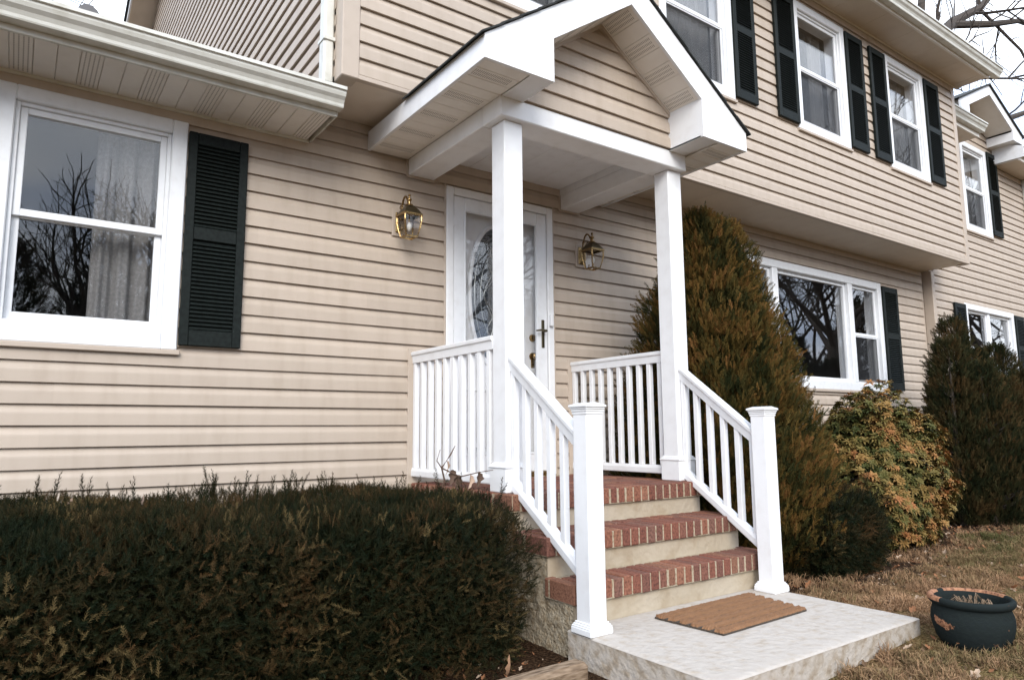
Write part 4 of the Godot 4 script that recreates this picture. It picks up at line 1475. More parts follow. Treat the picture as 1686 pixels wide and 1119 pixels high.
# ---------------------------------------------------------------- plants
func scatter(parent: Node, called: String, mesh: Mesh, m: Material, xf: Array, cols: Array) -> MultiMeshInstance3D:
	var mm := MultiMesh.new()
	mm.transform_format = MultiMesh.TRANSFORM_3D
	mm.use_colors = true
	mm.mesh = mesh
	mm.instance_count = xf.size()
	for i in xf.size():
		mm.set_instance_transform(i, xf[i])
		mm.set_instance_color(i, cols[i])
	var mi := MultiMeshInstance3D.new()
	mi.name = called if parent != self else numbered(called)
	mi.multimesh = mm
	mi.material_override = m
	parent.add_child(mi, true)
	mi.position = -gpos(parent) if parent != self else Vector3.ZERO
	return mi

func vq(st: SurfaceTool, a: Vector3, b: Vector3, w: Vector3, tip := 0.25) -> void:
	st.set_color(Color.WHITE)
	var m := a.lerp(b, 0.45)
	tri(st, a - w * 0.35, m - w, m + w)
	tri(st, a - w * 0.35, m + w, a + w * 0.35)
	tri(st, m - w, b - w * tip, b + w * tip)
	tri(st, m - w, b + w * tip, m + w)

func yew_mesh() -> ArrayMesh:
	var r := RandomNumberGenerator.new()
	r.seed = 77
	var st := ns()
	vq(st, Vector3.ZERO, Vector3(0, 0.085, 0), Vector3(0.0016, 0, 0))
	for i in 26:
		var t := 0.06 + 0.94 * i / 26.0
		var a := i * 2.4 + r.randf() * 0.5
		var out := Vector3(cos(a), 0.55 + 0.5 * t, sin(a) * 0.75).normalized()
		var p := Vector3(0, t * 0.085, 0)
		var l := 0.020 * (1.05 - 0.45 * t) + r.randf() * 0.004
		vq(st, p, p + out * l, out.cross(Vector3.UP).normalized() * 0.0016)
	st.generate_normals()
	return st.commit()

func thuja_mesh() -> ArrayMesh:
	var r := RandomNumberGenerator.new()
	r.seed = 78
	var st := ns()
	var L := 0.11
	vq(st, Vector3.ZERO, Vector3(0, L, 0), Vector3(0.002, 0, 0.001))
	for i in 16:
		var t := 0.05 + 0.9 * i / 16.0
		var a := i * 2.1 + r.randf()
		var p := Vector3(0, t * L, 0)
		var d := Vector3(cos(a) * 0.55, 0.85, sin(a) * 0.4).normalized()
		var l := L * (0.42 - 0.26 * t) * r.randf_range(0.7, 1.3)
		var e := p + d * l
		var w := d.cross(Vector3(sin(a), 0.2, cos(a))).normalized() * 0.0022
		vq(st, p, e, w, 0.5)
		var d2 := (d + Vector3(-cos(a) * 0.4, 0.5, r.randf_range(-0.5, 0.5))).normalized()
		vq(st, p.lerp(e, 0.45), p.lerp(e, 0.45) + d2 * l * 0.5, w * 0.9, 0.5)
	st.generate_normals()
	return st.commit()

func pieris_mesh() -> ArrayMesh:
	var r := RandomNumberGenerator.new()
	r.seed = 79
	var st := ns()
	st.set_color(Color.WHITE)
	for i in 13:
		var a := i * 2.399
		var up := 0.15 + 0.75 * i / 13.0
		var d := Vector3(cos(a), 0, sin(a))
		var side := Vector3(-sin(a), 0, cos(a))
		var l := r.randf_range(0.045, 0.066) * (1.0 - 0.3 * i / 13.0)
		var prev := Vector3(0, 0.012 * i / 13.0, 0)
		var pw := 0.002
		for k in range(1, 5):
			var t := k / 4.0
			var c := d * l * t * (1.0 - 0.3 * up) + Vector3(0, l * (up * t - 0.55 * t * t * (1.0 - up * 0.6)), 0)
			var w: float = [0.0, 0.0072, 0.0088, 0.0062, 0.0006][k]
			for s in [-1.0, 1.0]:
				var f := Vector3(0, 0.35, 0)
				var b0: Vector3 = prev + (side * s + f) * pw
				var b1: Vector3 = c + (side * s + f) * w
				tri(st, prev, c, b1)
				tri(st, prev, b1, b0)
			prev = c
			pw = w
	st.generate_normals()
	return st.commit()

func orient(up: Vector3, spin: float, sc: float) -> Basis:
	up = up.normalized()
	var ref := Vector3.RIGHT if absf(up.dot(Vector3.RIGHT)) < 0.9 else Vector3.BACK
	var z := ref.cross(up).normalized()
	var x := up.cross(z)
	return (Basis(up, spin) * Basis(x, up, z)).scaled(Vector3.ONE * sc)

func rv(r: RandomNumberGenerator) -> Vector3:
	return Vector3(r.randf_range(-1, 1), r.randf_range(-1, 1), r.randf_range(-1, 1))

# clipped yew: a soft box of sprigs
func yew(label: String, c: Vector3, half: Vector3, n: int, seed_: int, tint: Array, pw := 3.6, leaders := 40, group := "") -> void:
	var r := RandomNumberGenerator.new()
	r.seed = seed_
	var g := gy(c.x, c.z)
	var T := thing("yew_shrub", label, "shrub", Vector3(c.x, g, c.z), group)
	var nz := FastNoiseLite.new()
	nz.seed = seed_
	nz.frequency = 1.6
	nz.fractal_octaves = 3
	var nc := FastNoiseLite.new()
	nc.seed = seed_ + 1
	nc.frequency = 2.2
	nc.fractal_octaves = 4
	var xf := []
	var cols := []
	for i in n:
		var d := rv(r).normalized()
		var q := Vector3(d.x / half.x, d.y / half.y, d.z / half.z).abs()
		var rr := pow(pow(q.x, pw) + pow(q.y, pw) + pow(q.z, pw), -1.0 / pw)
		var p := d * rr
		var bump := 1.0 + 0.15 * nz.get_noise_3dv(c + p) + 0.06 * nz.get_noise_3dv((c + p) * 4.0)
		var depth := 1.0 - 0.75 * pow(r.randf(), 2.3)
		p *= bump * depth
		if c.y + p.y < g + 0.02:
			continue
		var nrm := Vector3(pow(absf(p.x / half.x), pw - 1) * signf(p.x) / half.x, pow(absf(p.y / half.y), pw - 1) * signf(p.y) / half.y, pow(absf(p.z / half.z), pw - 1) * signf(p.z) / half.z).normalized()
		var up := nrm * 0.8 + Vector3.UP * 0.5 + rv(r) * 0.95
		xf.append(Transform3D(orient(up, r.randf() * TAU, r.randf_range(0.34, 0.72)), c + p))
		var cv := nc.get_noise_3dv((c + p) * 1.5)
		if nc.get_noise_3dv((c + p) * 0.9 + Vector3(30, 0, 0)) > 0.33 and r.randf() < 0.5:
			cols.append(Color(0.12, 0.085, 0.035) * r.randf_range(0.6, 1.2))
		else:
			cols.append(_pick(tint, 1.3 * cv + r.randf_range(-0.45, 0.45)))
	for i in n / 4:   # inner twigs
		var p := rv(r) * half * 0.78
		if c.y + p.y < g + 0.02:
			continue
		xf.append(Transform3D(orient(rv(r) + Vector3.UP * 0.4, r.randf() * TAU, r.randf_range(0.9, 1.5)), c + p))
		cols.append(_pick(tint, r.randf_range(-0.8, 0.3)))
	for i in leaders:
		var x := r.randf_range(-0.9, 0.9) * half.x
		var z := r.randf_range(-0.8, 0.8) * half.z
		var y := half.y * (1.0 + 0.08 * nz.get_noise_3dv(c + Vector3(x, half.y, z))) * (1.0 - 0.1 * pow(absf(x / half.x), 4.0))
		var lean := Vector3(r.randf_range(-0.25, 0.25), 1, r.randf_range(-0.25, 0.25))
		var hh := 0.10 * pow(r.randf(), 1.4)
		var k := -0.04
		while k < hh:
			xf.append(Transform3D(orient(lean + rv(r) * 0.3, r.randf() * TAU, r.randf_range(0.7, 1.05)), c + Vector3(x, y, z) + lean * k))
			cols.append(_pick(tint, r.randf_range(-0.5, 0.5)))
			k += 0.018
	if not mesh_cache.has("yew"):
		mesh_cache["yew"] = yew_mesh()
	stuff(scatter(T, "crown", mesh_cache["yew"], M.yew, xf, cols))
	var st := ns()
	for i in 9:
		var a := TAU * i / 9 + r.randf()
		var e := c + Vector3(cos(a) * half.x * 0.7, half.y * r.randf_range(0.2, 0.7), sin(a) * half.z * 0.7)
		var b := Vector3(c.x + cos(a) * 0.08, g - 0.05, c.z + sin(a) * 0.08)
		tube(st, [b, b.lerp(e, 0.5) + Vector3(0, 0.05, 0), e], [0.025, 0.015, 0.005], 6)
	part(T, "trunk", st, M.bark)

func _pick(t: Array, v: float) -> Color:
	var f := clampf(v * 0.5 + 0.5, 0.0, 0.999) * (t.size() - 1)
	var i := int(f)
	return (t[i] as Color).lerp(t[i + 1], f - i)

# conifers: cones or several-pointed masses; tips is a list of [x, z, top, radius]
func conifer(label: String, tips: Array, n: int, seed_: int, tint: Array, scale := 1.0, taper := 0.75, base_y := -99.0, called := "arborvitae", group := "") -> Node3D:
	var r := RandomNumberGenerator.new()
	r.seed = seed_
	var g: float = gy(tips[0][0], tips[0][1]) if base_y < -50 else base_y
	var T := thing(called, label, "conifer", Vector3(tips[0][0], g, tips[0][1]), group)
	var nz := FastNoiseLite.new()
	nz.seed = seed_
	nz.frequency = 1.9 / scale
	nz.fractal_octaves = 3
	var nc := FastNoiseLite.new()
	nc.seed = seed_ + 1
	nc.frequency = 2.4 / scale
	nc.fractal_octaves = 3
	var xf := []
	var cols := []
	var total := 0.0
	for t in tips:
		total += t[3] * (t[2] - g)
	for t in tips:
		var H: float = t[2] - g
		var m := int(n * t[3] * H / total)
		for i in m:
			var h := 1.0 - sqrt(r.randf()) if r.randf() < 0.55 else r.randf()   # more low down
			var a := r.randf() * TAU
			var R: float = t[3] * pow(1.0 - h, taper) * (0.35 + 0.65 * smoothstep(-0.05, 0.16, h)) + 0.03 * scale
			var dir := Vector3(cos(a), 0, sin(a))
			var p0 := Vector3(t[0], g + h * H, t[1]) + dir * R
			var bump := 1.0 + 0.30 * nz.get_noise_3dv(p0) + 0.22 * nz.get_noise_3dv(p0 * 3.2)
			var depth := 1.0 - 0.5 * pow(r.randf(), 1.8)
			var p := Vector3(t[0], g + h * H, t[1]) + dir * R * bump * depth
			if p.y < g + 0.01 or (p.x < 3.99 and p.z < 1.4 and called == "arborvitae") or (p.z < 0.06 and called == "arborvitae"):
				continue
			var up := dir * r.randf_range(0.15, 0.75) + Vector3.UP * r.randf_range(0.5, 1.0) + rv(r) * 0.35
			xf.append(Transform3D(orient(up, r.randf() * TAU, scale * r.randf_range(0.6, 1.3)), p))
			cols.append(_pick(tint, 1.8 * nc.get_noise_3dv(p * 1.4) + r.randf_range(-0.4, 0.4)))
		for i in 60:
			var p := Vector3(t[0], t[2], t[1]) + Vector3(r.randfn() * 0.07, -absf(r.randfn()) * 0.16 + 0.03, r.randfn() * 0.07) * scale
			xf.append(Transform3D(orient(Vector3.UP + rv(r) * 0.35, r.randf() * TAU, scale * r.randf_range(0.7, 1.2)), p))
			cols.append(_pick(tint, r.randf_range(-0.6, 0.5)))
	if not mesh_cache.has("thuja"):
		mesh_cache["thuja"] = thuja_mesh()
	stuff(scatter(T, "crown", mesh_cache["thuja"], M.thuja, xf, cols))
	for t in tips:
		var st := ns()
		tube(st, [Vector3(t[0], g - 0.05, t[1]), Vector3(t[0], lerpf(g, t[2], 0.5), t[1]), Vector3(t[0], t[2] - 0.1 * scale, t[1])], [0.05 * scale, 0.03 * scale, 0.008 * scale], 8)
		var H: float = t[2] - g
		for i in 26:
			var h := r.randf_range(0.05, 0.85)
			var a := r.randf() * TAU
			var R: float = t[3] * pow(1.0 - h, taper) * 0.75
			var b := Vector3(t[0], g + h * H, t[1])
			tube(st, [b, b + Vector3(cos(a) * R * 0.6, R * 0.25, sin(a) * R * 0.6), b + Vector3(cos(a) * R, R * 0.6, sin(a) * R)], [0.012 * scale, 0.008 * scale, 0.003 * scale], 5, false)
		part(T, "trunk", st, M.bark)
	return T

func build_pieris(c: Vector3, half: Vector3, label: String) -> void:
	var r := RandomNumberGenerator.new()
	r.seed = 41
	var g := gy(c.x, c.z)
	var T := thing("pieris_shrub", label, "shrub", Vector3(c.x, g, c.z))
	var nz := FastNoiseLite.new()
	nz.seed = 42
	nz.frequency = 1.7
	nz.fractal_octaves = 2
	var xf := []
	var cols := []
	var branches := ns()
	for i in 7:
		var a := TAU * i / 7.0
		var b := Vector3(c.x + cos(a) * 0.06, g - 0.03, c.z + sin(a) * 0.06)
		var e := c + Vector3(cos(a) * half.x * 0.6, half.y * r.randf_range(0.0, 0.8), sin(a) * half.z * 0.6)
		tube(branches, [b, b.lerp(e, 0.5) + Vector3(0, 0.1, 0), e], [0.022, 0.014, 0.006], 6)
	for i in 9000:
		var d := rv(r).normalized()
		var bump := 1.0 + 0.34 * nz.get_noise_3dv(c + d * 0.6) + 0.12 * nz.get_noise_3dv((c + d) * 4.0)
		var depth := 1.0 - 0.45 * pow(r.randf(), 1.6)
		var p := c + Vector3(d.x * half.x, d.y * half.y, d.z * half.z) * bump * depth
		if p.y < g + 0.04:
			continue
		var up := d * 0.6 + Vector3.UP * 0.8 + rv(r) * 0.45
		xf.append(Transform3D(orient(up, r.randf() * TAU, r.randf_range(0.7, 1.15)), p))
		var v := nz.get_noise_3dv(p * 2.0) * 1.3 + r.randf_range(-0.55, 0.55)
		cols.append(_pick([Color(0.040, 0.048, 0.016), Color(0.085, 0.085, 0.026), Color(0.17, 0.125, 0.040), Color(0.27, 0.155, 0.052), Color(0.33, 0.14, 0.055)], v))
		if i % 26 == 0:
			tube(branches, [c + Vector3(d.x * half.x, d.y * half.y, d.z * half.z) * 0.3, p], [0.007, 0.002], 4, false)
	stuff(scatter(T, "crown", pieris_mesh(), M.pieris, xf, cols))
	part(T, "trunk", branches, M.bark)

# bare winter tree
func limb(st: SurfaceTool, r: RandomNumberGenerator, p: Vector3, d: Vector3, l: float, rad: float, lev: int, droop := 0.0) -> void:
	var pts := [p]
	var rads := [rad]
	var segs := 4 if lev < 3 else 3
	var q := p
	var dir := d
	for i in segs:
		dir = (dir + rv(r) * 0.22 + Vector3.UP * (0.06 - droop)).normalized()
		q += dir * l / segs
		pts.append(q)
		rads.append(lerpf(rad, rad * 0.55, float(i + 1) / segs))
	tube(st, pts, rads, [8, 7, 5, 4, 3, 3, 3][mini(lev, 6)], false)
	if lev >= 5 or rad < 0.004:
		return
	var kids: int = [4, 4, 4, 4, 3][mini(lev, 4)]
	for i in kids:
		var t := r.randf_range(0.35, 1.0) if i > 0 else 1.0
		var f := t * segs
		var k := mini(int(f), segs - 1)
		var b: Vector3 = pts[k].lerp(pts[k + 1], f - k)
		var ax := dir.cross(rv(r)).normalized()
		var nd := dir.rotated(ax, r.randf_range(0.35, 0.95) if i > 0 else r.randf_range(0.0, 0.3))
		limb(st, r, b, nd, l * r.randf_range(0.55, 0.78), rad * (0.55 if i > 0 else 0.62), lev + 1, droop)

func bare_tree(label: String, at: Vector3, h: float, rad: float, seed_: int, lean := Vector3.ZERO, group := "", fork := 0.36) -> Node3D:
	var r := RandomNumberGenerator.new()
	r.seed = seed_
	var T := thing("bare_tree", label, "tree", at, group)
	var st := ns()
	var top := at + Vector3(lean.x * h, h * fork, lean.z * h)
	tube(st, [at - Vector3(0, 0.3, 0), at + Vector3(0, 0.25, 0), at.lerp(top, 0.5), top], [rad * 1.5, rad * 1.08, rad * 0.95, rad * 0.85], 12, false)
	part(T, "trunk", st, M.bark)
	st = ns()
	for i in 5:
		var a := TAU * i / 5.0 + r.randf_range(-0.4, 0.4)
		var d := Vector3(cos(a) * 0.7, 0.9, sin(a) * 0.7).normalized()
		limb(st, r, top - Vector3(0, r.randf_range(0.0, 0.8), 0), d, h * 0.26, rad * 0.5, 1)
	part(T, "crown", st, M.bark)
	return T

# the large tree behind the addition: its limbs reach right over the roof
func big_tree() -> void:
	var r := RandomNumberGenerator.new()
	r.seed = 331
	var at := Vector3(19.0, -0.7, -5.5)
	var T := thing("bare_tree", "large bare tree whose heavy limbs reach over the addition roof", "tree", at, "bare trees behind the house")
	var st := ns()
	tube(st, [at - Vector3(0, 0.3, 0), at + Vector3(0.2, 3, 0), Vector3(20.0, 6.0, -5.3), Vector3(20.8, 8.6, -5.1)], [0.62, 0.46, 0.4, 0.34], 12, false)
	part(T, "trunk", st, M.bark)
	st = ns()
	for path in [
		[[Vector3(20.7, 8.4, -5.1), Vector3(22.4, 11.0, -5.0), Vector3(24.2, 13.1, -4.9), Vector3(26.0, 14.5, -5.1), Vector3(28.2, 15.8, -4.9), Vector3(31.0, 18.2, -4.8)], 0.30],
		[[Vector3(25.9, 14.4, -5.1), Vector3(28.0, 14.9, -4.6), Vector3(30.0, 15.6, -4.3), Vector3(33.5, 16.2, -4.2), Vector3(37.0, 16.0, -4.0)], 0.15],
		[[Vector3(23.4, 12.2, -5.0), Vector3(24.0, 14.5, -5.2), Vector3(25.2, 17.0, -5.4), Vector3(26.0, 20.0, -5.6)], 0.16],
		[[Vector3(20.5, 7.4, -5.1), Vector3(23.5, 9.0, -4.6), Vector3(26.5, 10.6, -4.3), Vector3(30.0, 12.0, -4.0), Vector3(34.0, 12.6, -3.8)], 0.17],
		[[Vector3(28.0, 15.7, -4.9), Vector3(29.5, 14.2, -4.2), Vector3(30.5, 12.4, -3.9), Vector3(31.2, 10.2, -3.7)], 0.06],
		[[Vector3(20.7, 8.4, -5.1), Vector3(20.0, 12.0, -6.0), Vector3(19.2, 16.0, -7.0)], 0.24],
	]:
		var pts: Array = path[0]
		var rads := []
		for i in pts.size():
			rads.append(path[1] * (1.0 - 0.7 * i / (pts.size() - 1.0)))
		tube(st, pts, rads, 8, false)
		for i in range(1, pts.size()):
			for k in 2:
				var p: Vector3 = pts[i - 1].lerp(pts[i], r.randf())
				var d: Vector3 = (pts[i] - pts[i - 1]).normalized()
				d = d.rotated(d.cross(rv(r)).normalized(), r.randf_range(0.5, 1.3))
				limb(st, r, p, d, r.randf_range(1.6, 3.0), maxf(0.025, path[1] * 0.22), 3, 0.05)
	part(T, "crown", st, M.bark)

# ---------------------------------------------------------------- ground cover
func build_ground() -> void:
	var xs := []
	var zs := []
	var v := -90.0
	while v < 90.0:
		xs.append(v)
		v += 0.12 if v > -1.0 and v < 11.0 else (0.5 if v > -5.0 and v < 16.0 else 5.0)
	xs.append(90.0)
	v = -70.0
	while v < 90.0:
		zs.append(v)
		v += 0.12 if v > 0.0 and v < 5.0 else (0.5 if v > -2.0 and v < 9.0 else 5.0)
	zs.append(90.0)
	var nz := FastNoiseLite.new()
	nz.seed = 61
	nz.frequency = 0.9
	nz.fractal_octaves = 4
	var st := SurfaceTool.new()
	st.begin(Mesh.PRIMITIVE_TRIANGLES)
	st.set_smooth_group(0)
	var col := func(x: float, z: float) -> Color:
		var n := nz.get_noise_2d(x, z)
		var lawn := smoothstep(-0.12, 0.12, z - bed_edge(x) + n * 0.25) if x > 3.6 else (1.0 if z > 2.6 else 0.0)
		var bed := Color(0.075, 0.05, 0.035)
		var gr := Color(0.29, 0.20, 0.12).lerp(Color(0.20, 0.17, 0.085), clampf(n * 1.6 + 0.3, 0, 1))
		return bed.lerp(gr, lawn)
	var put := func(x: float, z: float) -> void:
		st.set_color(col.call(x, z))
		st.add_vertex(Vector3(x, gy(x, z), z))
	for i in xs.size() - 1:
		for j in zs.size() - 1:
			put.call(xs[i], zs[j]); put.call(xs[i + 1], zs[j]); put.call(xs[i + 1], zs[j + 1])
			put.call(xs[i], zs[j]); put.call(xs[i + 1], zs[j + 1]); put.call(xs[i], zs[j + 1])
	structure("ground", st, M.ground)

func grass_mesh() -> ArrayMesh:
	var r := RandomNumberGenerator.new()
	r.seed = 80
	var st := ns()
	for i in 7:
		var a := r.randf() * TAU
		var o := Vector3(r.randf_range(-0.02, 0.02), 0, r.randf_range(-0.02, 0.02))
		var d := Vector3(cos(a), 0, sin(a))
		var l := r.randf_range(0.035, 0.085)
		var b := r.randf_range(0.3, 1.2)
		var side := Vector3(-sin(a), 0, cos(a)) * 0.0016
		st.set_color(Color.WHITE)
		var p1 := o + Vector3(0, l * 0.6, 0) + d * l * 0.25 * b
		var p2 := o + Vector3(0, l * (0.95 - 0.35 * b), 0) + d * l * 0.75 * b
		tri(st, o - side, p1 - side, p1 + side)
		tri(st, o - side, p1 + side, o + side)
		tri(st, p1 - side, p2, p1 + side)
	st.generate_normals()
	return st.commit()

func build_grass() -> void:
	var r := RandomNumberGenerator.new()
	r.seed = 5
	var nz := FastNoiseLite.new()
	nz.seed = 62
	nz.frequency = 0.9
	nz.fractal_octaves = 4
	var xf := []
	var cols := []
	var xs2 := []
	var cs2 := []
	for i in 105000:
		var x := r.randf_range(2.0, 11.5)
		var z := r.randf_range(1.2, 4.2)
		if x > 2.18 and x < 3.81 and z < 2.69:
			continue
		if x < 3.8 and z < 2.66:
			continue
		var n := nz.get_noise_2d(x, z)
		var e := z - bed_edge(x) + n * 0.3
		var dry := clampf(0.95 - 0.09 * (x - 3.9) - n * 0.9 + r.randf_range(-0.35, 0.35), 0.0, 1.0)
		if e < r.randf_range(-0.1, 0.25):
			if r.randf() > 0.16:
				continue
			dry = 1.0
		var p := Vector3(x, gy(x, z) - 0.004, z)
		if Vector2(x - 3.825, z - 2.9).length() < 0.15:
			continue
		var tall := clampf(0.8 + 1.5 * nz.get_noise_2d(x * 3.1 + 40.0, z * 3.1), 0.25, 1.5)
		if tall < 0.6 and r.randf() < 0.75:
			continue
		var c := Color(0.095, 0.095, 0.035).lerp(Color(0.29, 0.175, 0.098), dry) * r.randf_range(0.7, 1.25)
		var up := Vector3.UP + rv(r) * (0.25 + 0.75 * dry)
		up.y = absf(up.y) + 0.25
		var s := r.randf_range(0.55, 1.0) * tall
		xf.append(Transform3D(orient(up, r.randf() * TAU, s), p))
		cols.append(c)
	var g := scatter(self, "grass", grass_mesh(), M.straw, xf, cols)
	tag(g, "short winter grass, part straw brown, on the lawn beside the slab", "grass")
	stuff(g)
	# litter: dead straw, chips and leaf bits in the beds and on the lawn
	var chip := leaf_shape(0.035, 0.4)
	for i in 8000:
		var x := r.randf_range(0.6, 9.5)
		var z := r.randf_range(0.9, 3.6)
		if x > 2.18 and x < 3.82 and z < 2.7:
			continue
		if x < 3.82 and z > 2.1 and z < 2.66:
			continue
		var e := z - bed_edge(x)
		if e > 0.15 and r.randf() > 0.55:
			continue
		var p := Vector3(x, gy(x, z) + 0.004, z)
		xs2.append(Transform3D(orient(Vector3.UP + rv(r) * 0.5, r.randf() * TAU, r.randf_range(0.35, 1.0) if r.randf() < 0.9 else r.randf_range(1.2, 2.0)), p))
		var k := r.randf()
		cs2.append((Color(0.26, 0.12, 0.06) if k < 0.35 else (Color(0.12, 0.075, 0.045) if k < 0.75 else Color(0.38, 0.28, 0.2))) * r.randf_range(0.7, 1.2))
	var l := scatter(self, "leaf_litter", chip, M.straw, xs2, cs2)
	tag(l, "brown leaf litter and bark chips around the shrubs and slab", "litter")
	stuff(l)

func build_small() -> void:
	# dry leaves caught on the hedge and on the ground
	var spots := [
		[Vector3(0.22, 0.02, 0.80), 0.05, "pale dry leaf resting on the hedge below the window", 1],
		[Vector3(0.50, 0.015, 0.86), 0.06, "curled pinkish dry leaf resting on the hedge below the shutter", 1],
		[Vector3(1.82, -0.70, 1.86), 0.09, "orange brown oak leaf standing by the edging timber", 0],
		[Vector3(4.9, -0.66, 2.2), 0.06, "brown dry leaf lying on the lawn near the conifer", 0],
	]
	for s in spots:
		var mi := inst(self, "dry_leaf", leaf_shape(s[1], 0.5), [M.dryleaf, M.dryleaf2][s[3]], Transform3D(Basis.from_euler(Vector3(-0.9, rng.randf() * 6.0, 0.4)), s[0]))
		tag(mi, s[2], "leaf", "dry leaves")
	# dead twig standing out of the hedge beside the porch post
	var T := thing("dead_twig", "bent dead twig with withered leaves standing out of the hedge beside the post", "twig", Vector3(1.86, -0.1, 1.0))
	var st := ns()
	var b := Vector3(1.80, -0.12, 1.05)
	tube(st, [b, b + Vector3(0.10, 0.10, 0.0), b + Vector3(0.16, 0.20, 0.02), b + Vector3(0.14, 0.27, 0.02), b + Vector3(0.19, 0.34, 0.03), b + Vector3(0.22, 0.39, 0.03)], [0.007, 0.006, 0.006, 0.005, 0.004, 0.002], 6)
	tube(st, [b + Vector3(0.14, 0.27, 0.02), b + Vector3(0.24, 0.22, 0.05), b + Vector3(0.36, 0.24, 0.06), b + Vector3(0.44, 0.25, 0.08)], [0.004, 0.004, 0.003, 0.002], 5)
	tube(st, [b + Vector3(0.14, 0.27, 0.02), b + Vector3(0.11, 0.31, 0.02), b + Vector3(0.13, 0.37, 0.02)], [0.004, 0.003, 0.002], 5)
	part(T, "stem", st, M.twig)
	var lf := leaf_shape(0.075, -0.6)
	for q in [[Vector3(0.17, 0.31, 0.02), 1.2], [Vector3(0.20, 0.26, 0.04), 2.6], [Vector3(0.30, 0.23, 0.06), 1.9], [Vector3(0.36, 0.24, 0.06), 2.2], [Vector3(0.24, 0.23, 0.04), 3.0]]:
		inst(T, "withered_leaf", lf, M.dryleaf2 if q[1] < 2.1 else M.twig, Transform3D(Basis.from_euler(Vector3(1.1, q[1], 0.3)), b + q[0]))

# ---------------------------------------------------------------- sky
func cloud_sky() -> ImageTexture:
	var w := 768
	var h := 384
	var n := FastNoiseLite.new()
	n.seed = 4
	n.frequency = 1.15
	n.fractal_octaves = 5
	var im := Image.create(w, h, false, Image.FORMAT_RGBAF)
	for j in h:
		var el := (0.5 - (j + 0.5) / h) * PI
		for i in w:
			var az := (i + 0.5) / w * TAU
			var d := Vector3(sin(az) * cos(el), sin(el), cos(az) * cos(el))
			var q := Vector3(d.x, d.y * 2.2, d.z)
			var v := n.get_noise_3dv(q * 1.6) + 0.4 * n.get_noise_3dv(q * 5.0)
			var t := clampf(v * 0.9 + 0.5, 0.0, 1.0)
			var c := Color(0.58, 0.71, 0.96).lerp(Color(0.98, 1.05, 1.15), smoothstep(0.15, 0.85, t))
			if el < 0:
				c = Color(0.30, 0.28, 0.25)
			im.set_pixel(i, j, Color(c.r, c.g, c.b, 1.0))
	return ImageTexture.create_from_image(im)

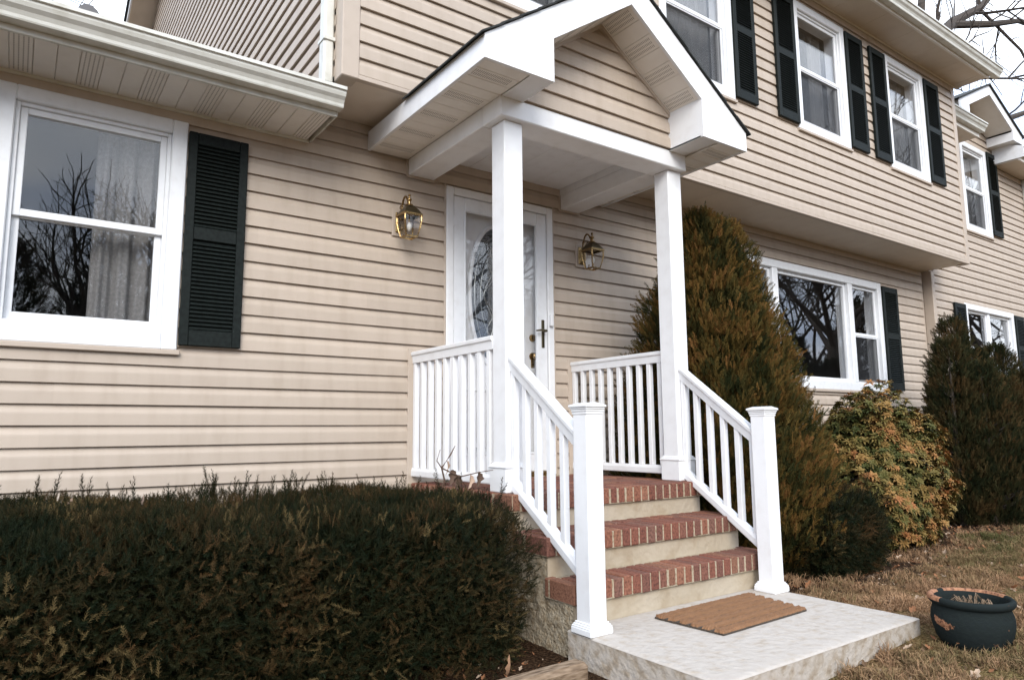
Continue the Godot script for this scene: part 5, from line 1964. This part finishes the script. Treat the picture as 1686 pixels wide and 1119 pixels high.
func _ready() -> void:
	rng.seed = 2024
	hn.seed = 3
	hn.frequency = 0.012
	hn.fractal_octaves = 3
	# --- camera
	var cam := Camera3D.new()
	cam.name = "camera"
	var yaw := 0.6203547
	var pitch := 0.1307837
	var roll := -0.008367
	var fw := Vector3(sin(yaw) * cos(pitch), sin(pitch), -cos(yaw) * cos(pitch))
	var rt := Vector3(cos(yaw), 0, sin(yaw))
	var up := rt.cross(fw)
	var R := rt * cos(roll) + up * sin(roll)
	var U := -rt * sin(roll) + up * cos(roll)
	cam.transform = Transform3D(Basis(R, U, -fw), Vector3(0.0, 0.34537, 4.46206))
	cam.fov = rad_to_deg(2.0 * atan(559.5 / 1145.99))
	cam.near = 0.05
	cam.far = 400.0
	add_child(cam)
	# --- sky, exposure, soft overcast sun
	var env := Environment.new()
	env.background_mode = Environment.BG_SKY
	var sky := Sky.new()
	var pm := PanoramaSkyMaterial.new()
	pm.panorama = cloud_sky()
	sky.sky_material = pm
	env.sky = sky
	env.background_energy_multiplier = 1.0
	env.tonemap_mode = Environment.TONE_MAPPER_LINEAR
	env.tonemap_exposure = 2.3
	env.sdfgi_enabled = true
	env.ssao_enabled = true
	env.ssil_enabled = true
	var we := WorldEnvironment.new()
	we.name = "world_environment"
	we.environment = env
	add_child(we)
	var sun := DirectionalLight3D.new()
	sun.name = "sun"
	sun.light_energy = 0.42
	sun.light_color = Color(1.0, 0.98, 0.95)
	sun.light_angular_distance = 32.0
	sun.shadow_enabled = true
	add_child(sun)
	sun.look_at_from_position(Vector3(-3.5, 4.2, 6.0), Vector3.ZERO, Vector3.UP)
	# --- large structure
	make_materials()
	build_ground()
	build_house()
	build_portico()
	build_steps()
	build_slab()
	build_rails()
	# --- objects
	build_lantern(2.185, 1.845, "brass wall lantern between the big shutter and the door")
	build_lantern(3.92, 1.845, "brass wall lantern between the door and the tall conifer")
	build_mat()
	build_pot()
	build_timber()
	# --- plants
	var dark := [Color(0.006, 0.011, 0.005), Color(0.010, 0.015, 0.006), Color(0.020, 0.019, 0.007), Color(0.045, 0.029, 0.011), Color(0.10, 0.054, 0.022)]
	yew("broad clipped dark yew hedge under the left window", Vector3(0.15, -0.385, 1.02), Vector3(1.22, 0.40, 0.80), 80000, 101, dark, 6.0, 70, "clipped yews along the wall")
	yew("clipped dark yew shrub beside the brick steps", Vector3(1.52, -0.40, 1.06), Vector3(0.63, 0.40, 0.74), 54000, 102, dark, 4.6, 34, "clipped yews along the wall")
	var gold := [Color(0.018, 0.024, 0.008), Color(0.038, 0.038, 0.012), Color(0.080, 0.060, 0.017), Color(0.15, 0.088, 0.023), Color(0.20, 0.098, 0.032)]
	conifer("tall bronze green cone-shaped conifer beside the porch", [[4.44, 0.88, 2.07, 0.86], [4.60, 0.92, 2.03, 0.84], [4.50, 0.80, 1.95, 0.84], [4.52, 1.0, 1.75, 0.84]], 60000, 201, gold, 0.72, 0.60)
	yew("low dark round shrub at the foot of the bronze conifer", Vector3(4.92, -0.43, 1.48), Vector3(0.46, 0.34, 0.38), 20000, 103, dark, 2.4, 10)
	build_pieris(Vector3(6.34, -0.08, 1.22), Vector3(0.74, 0.74, 0.52), "leafy shrub with orange bronze new growth between dark evergreens")
	var dk := [Color(0.014, 0.020, 0.009), Color(0.024, 0.028, 0.011), Color(0.042, 0.038, 0.015), Color(0.065, 0.046, 0.018), Color(0.095, 0.055, 0.022)]
	conifer("dark many-pointed evergreen mass in front of the sliding window", [[8.72, 0.95, 1.55, 0.42], [9.2, 1.0, 1.22, 0.42], [9.75, 1.0, 1.30, 0.5], [8.36, 1.05, 1.28, 0.36], [8.62, 1.25, 1.0, 0.45], [9.1, 1.3, 0.85, 0.45], [9.6, 1.3, 0.95, 0.5], [8.95, 0.9, 0.9, 0.6]], 44000, 202, dk, 0.8, 0.48)
	build_grass()
	build_small()
	# --- trees: bare ones behind the house, and those across the front lawn that the windows mirror
	big_tree()
	bare_tree("bare tree rising behind the low wing roof", Vector3(-3.5, -0.7, -26.0), 20.0, 0.4, 302, Vector3.ZERO, "bare trees behind the house")
	var front := [[Vector3(20.8, -0.7, 7.5), 13.0, 0.2, 303], [Vector3(22.6, -0.7, 10.4), 12.0, 0.14, 304], [Vector3(27.5, -0.7, 12.2), 13.0, 0.15, 310], [Vector3(28.0, -0.7, 5.4), 12.0, 0.18, 311], [Vector3(33.0, -0.7, 7.2), 14.0, 0.2, 312], [Vector3(2.0, -0.7, 24.0), 12.0, 0.25, 305], [Vector3(6.5, -0.7, 27.0), 14.0, 0.3, 306], [Vector3(14.0, -0.7, 22.0), 14.0, 0.3, 307], [Vector3(30.0, -0.7, 20.0), 16.0, 0.35, 308], [Vector3(-8.0, -0.7, 30.0), 12.0, 0.28, 309]]
	for f in front:
		bare_tree("bare tree standing across the front lawn, mirrored in the windows", f[0], f[1], f[2], f[3], Vector3(0.04, 0, 0.0), "bare trees across the front lawn", 0.3)
	for f in [[-5.0, 27.0, 7.0], [-0.8, 27.0, 7.6], [3.0, 28.0, 8.0], [7.5, 28.0, 6.5], [13.0, 30.0, 8.0], [20.0, 30.0, 7.5], [28.0, 27.0, 8.0], [35.0, 22.0, 8.0], [37.0, 15.0, 7.0]]:
		conifer("dark evergreen across the front lawn, mirrored in the windows", [[f[0], f[1], f[2], 2.8]], 2600, int(f[0]) + 400, dk, 5.0, 0.6, -0.7, "evergreen_tree", "evergreens across the front lawn")
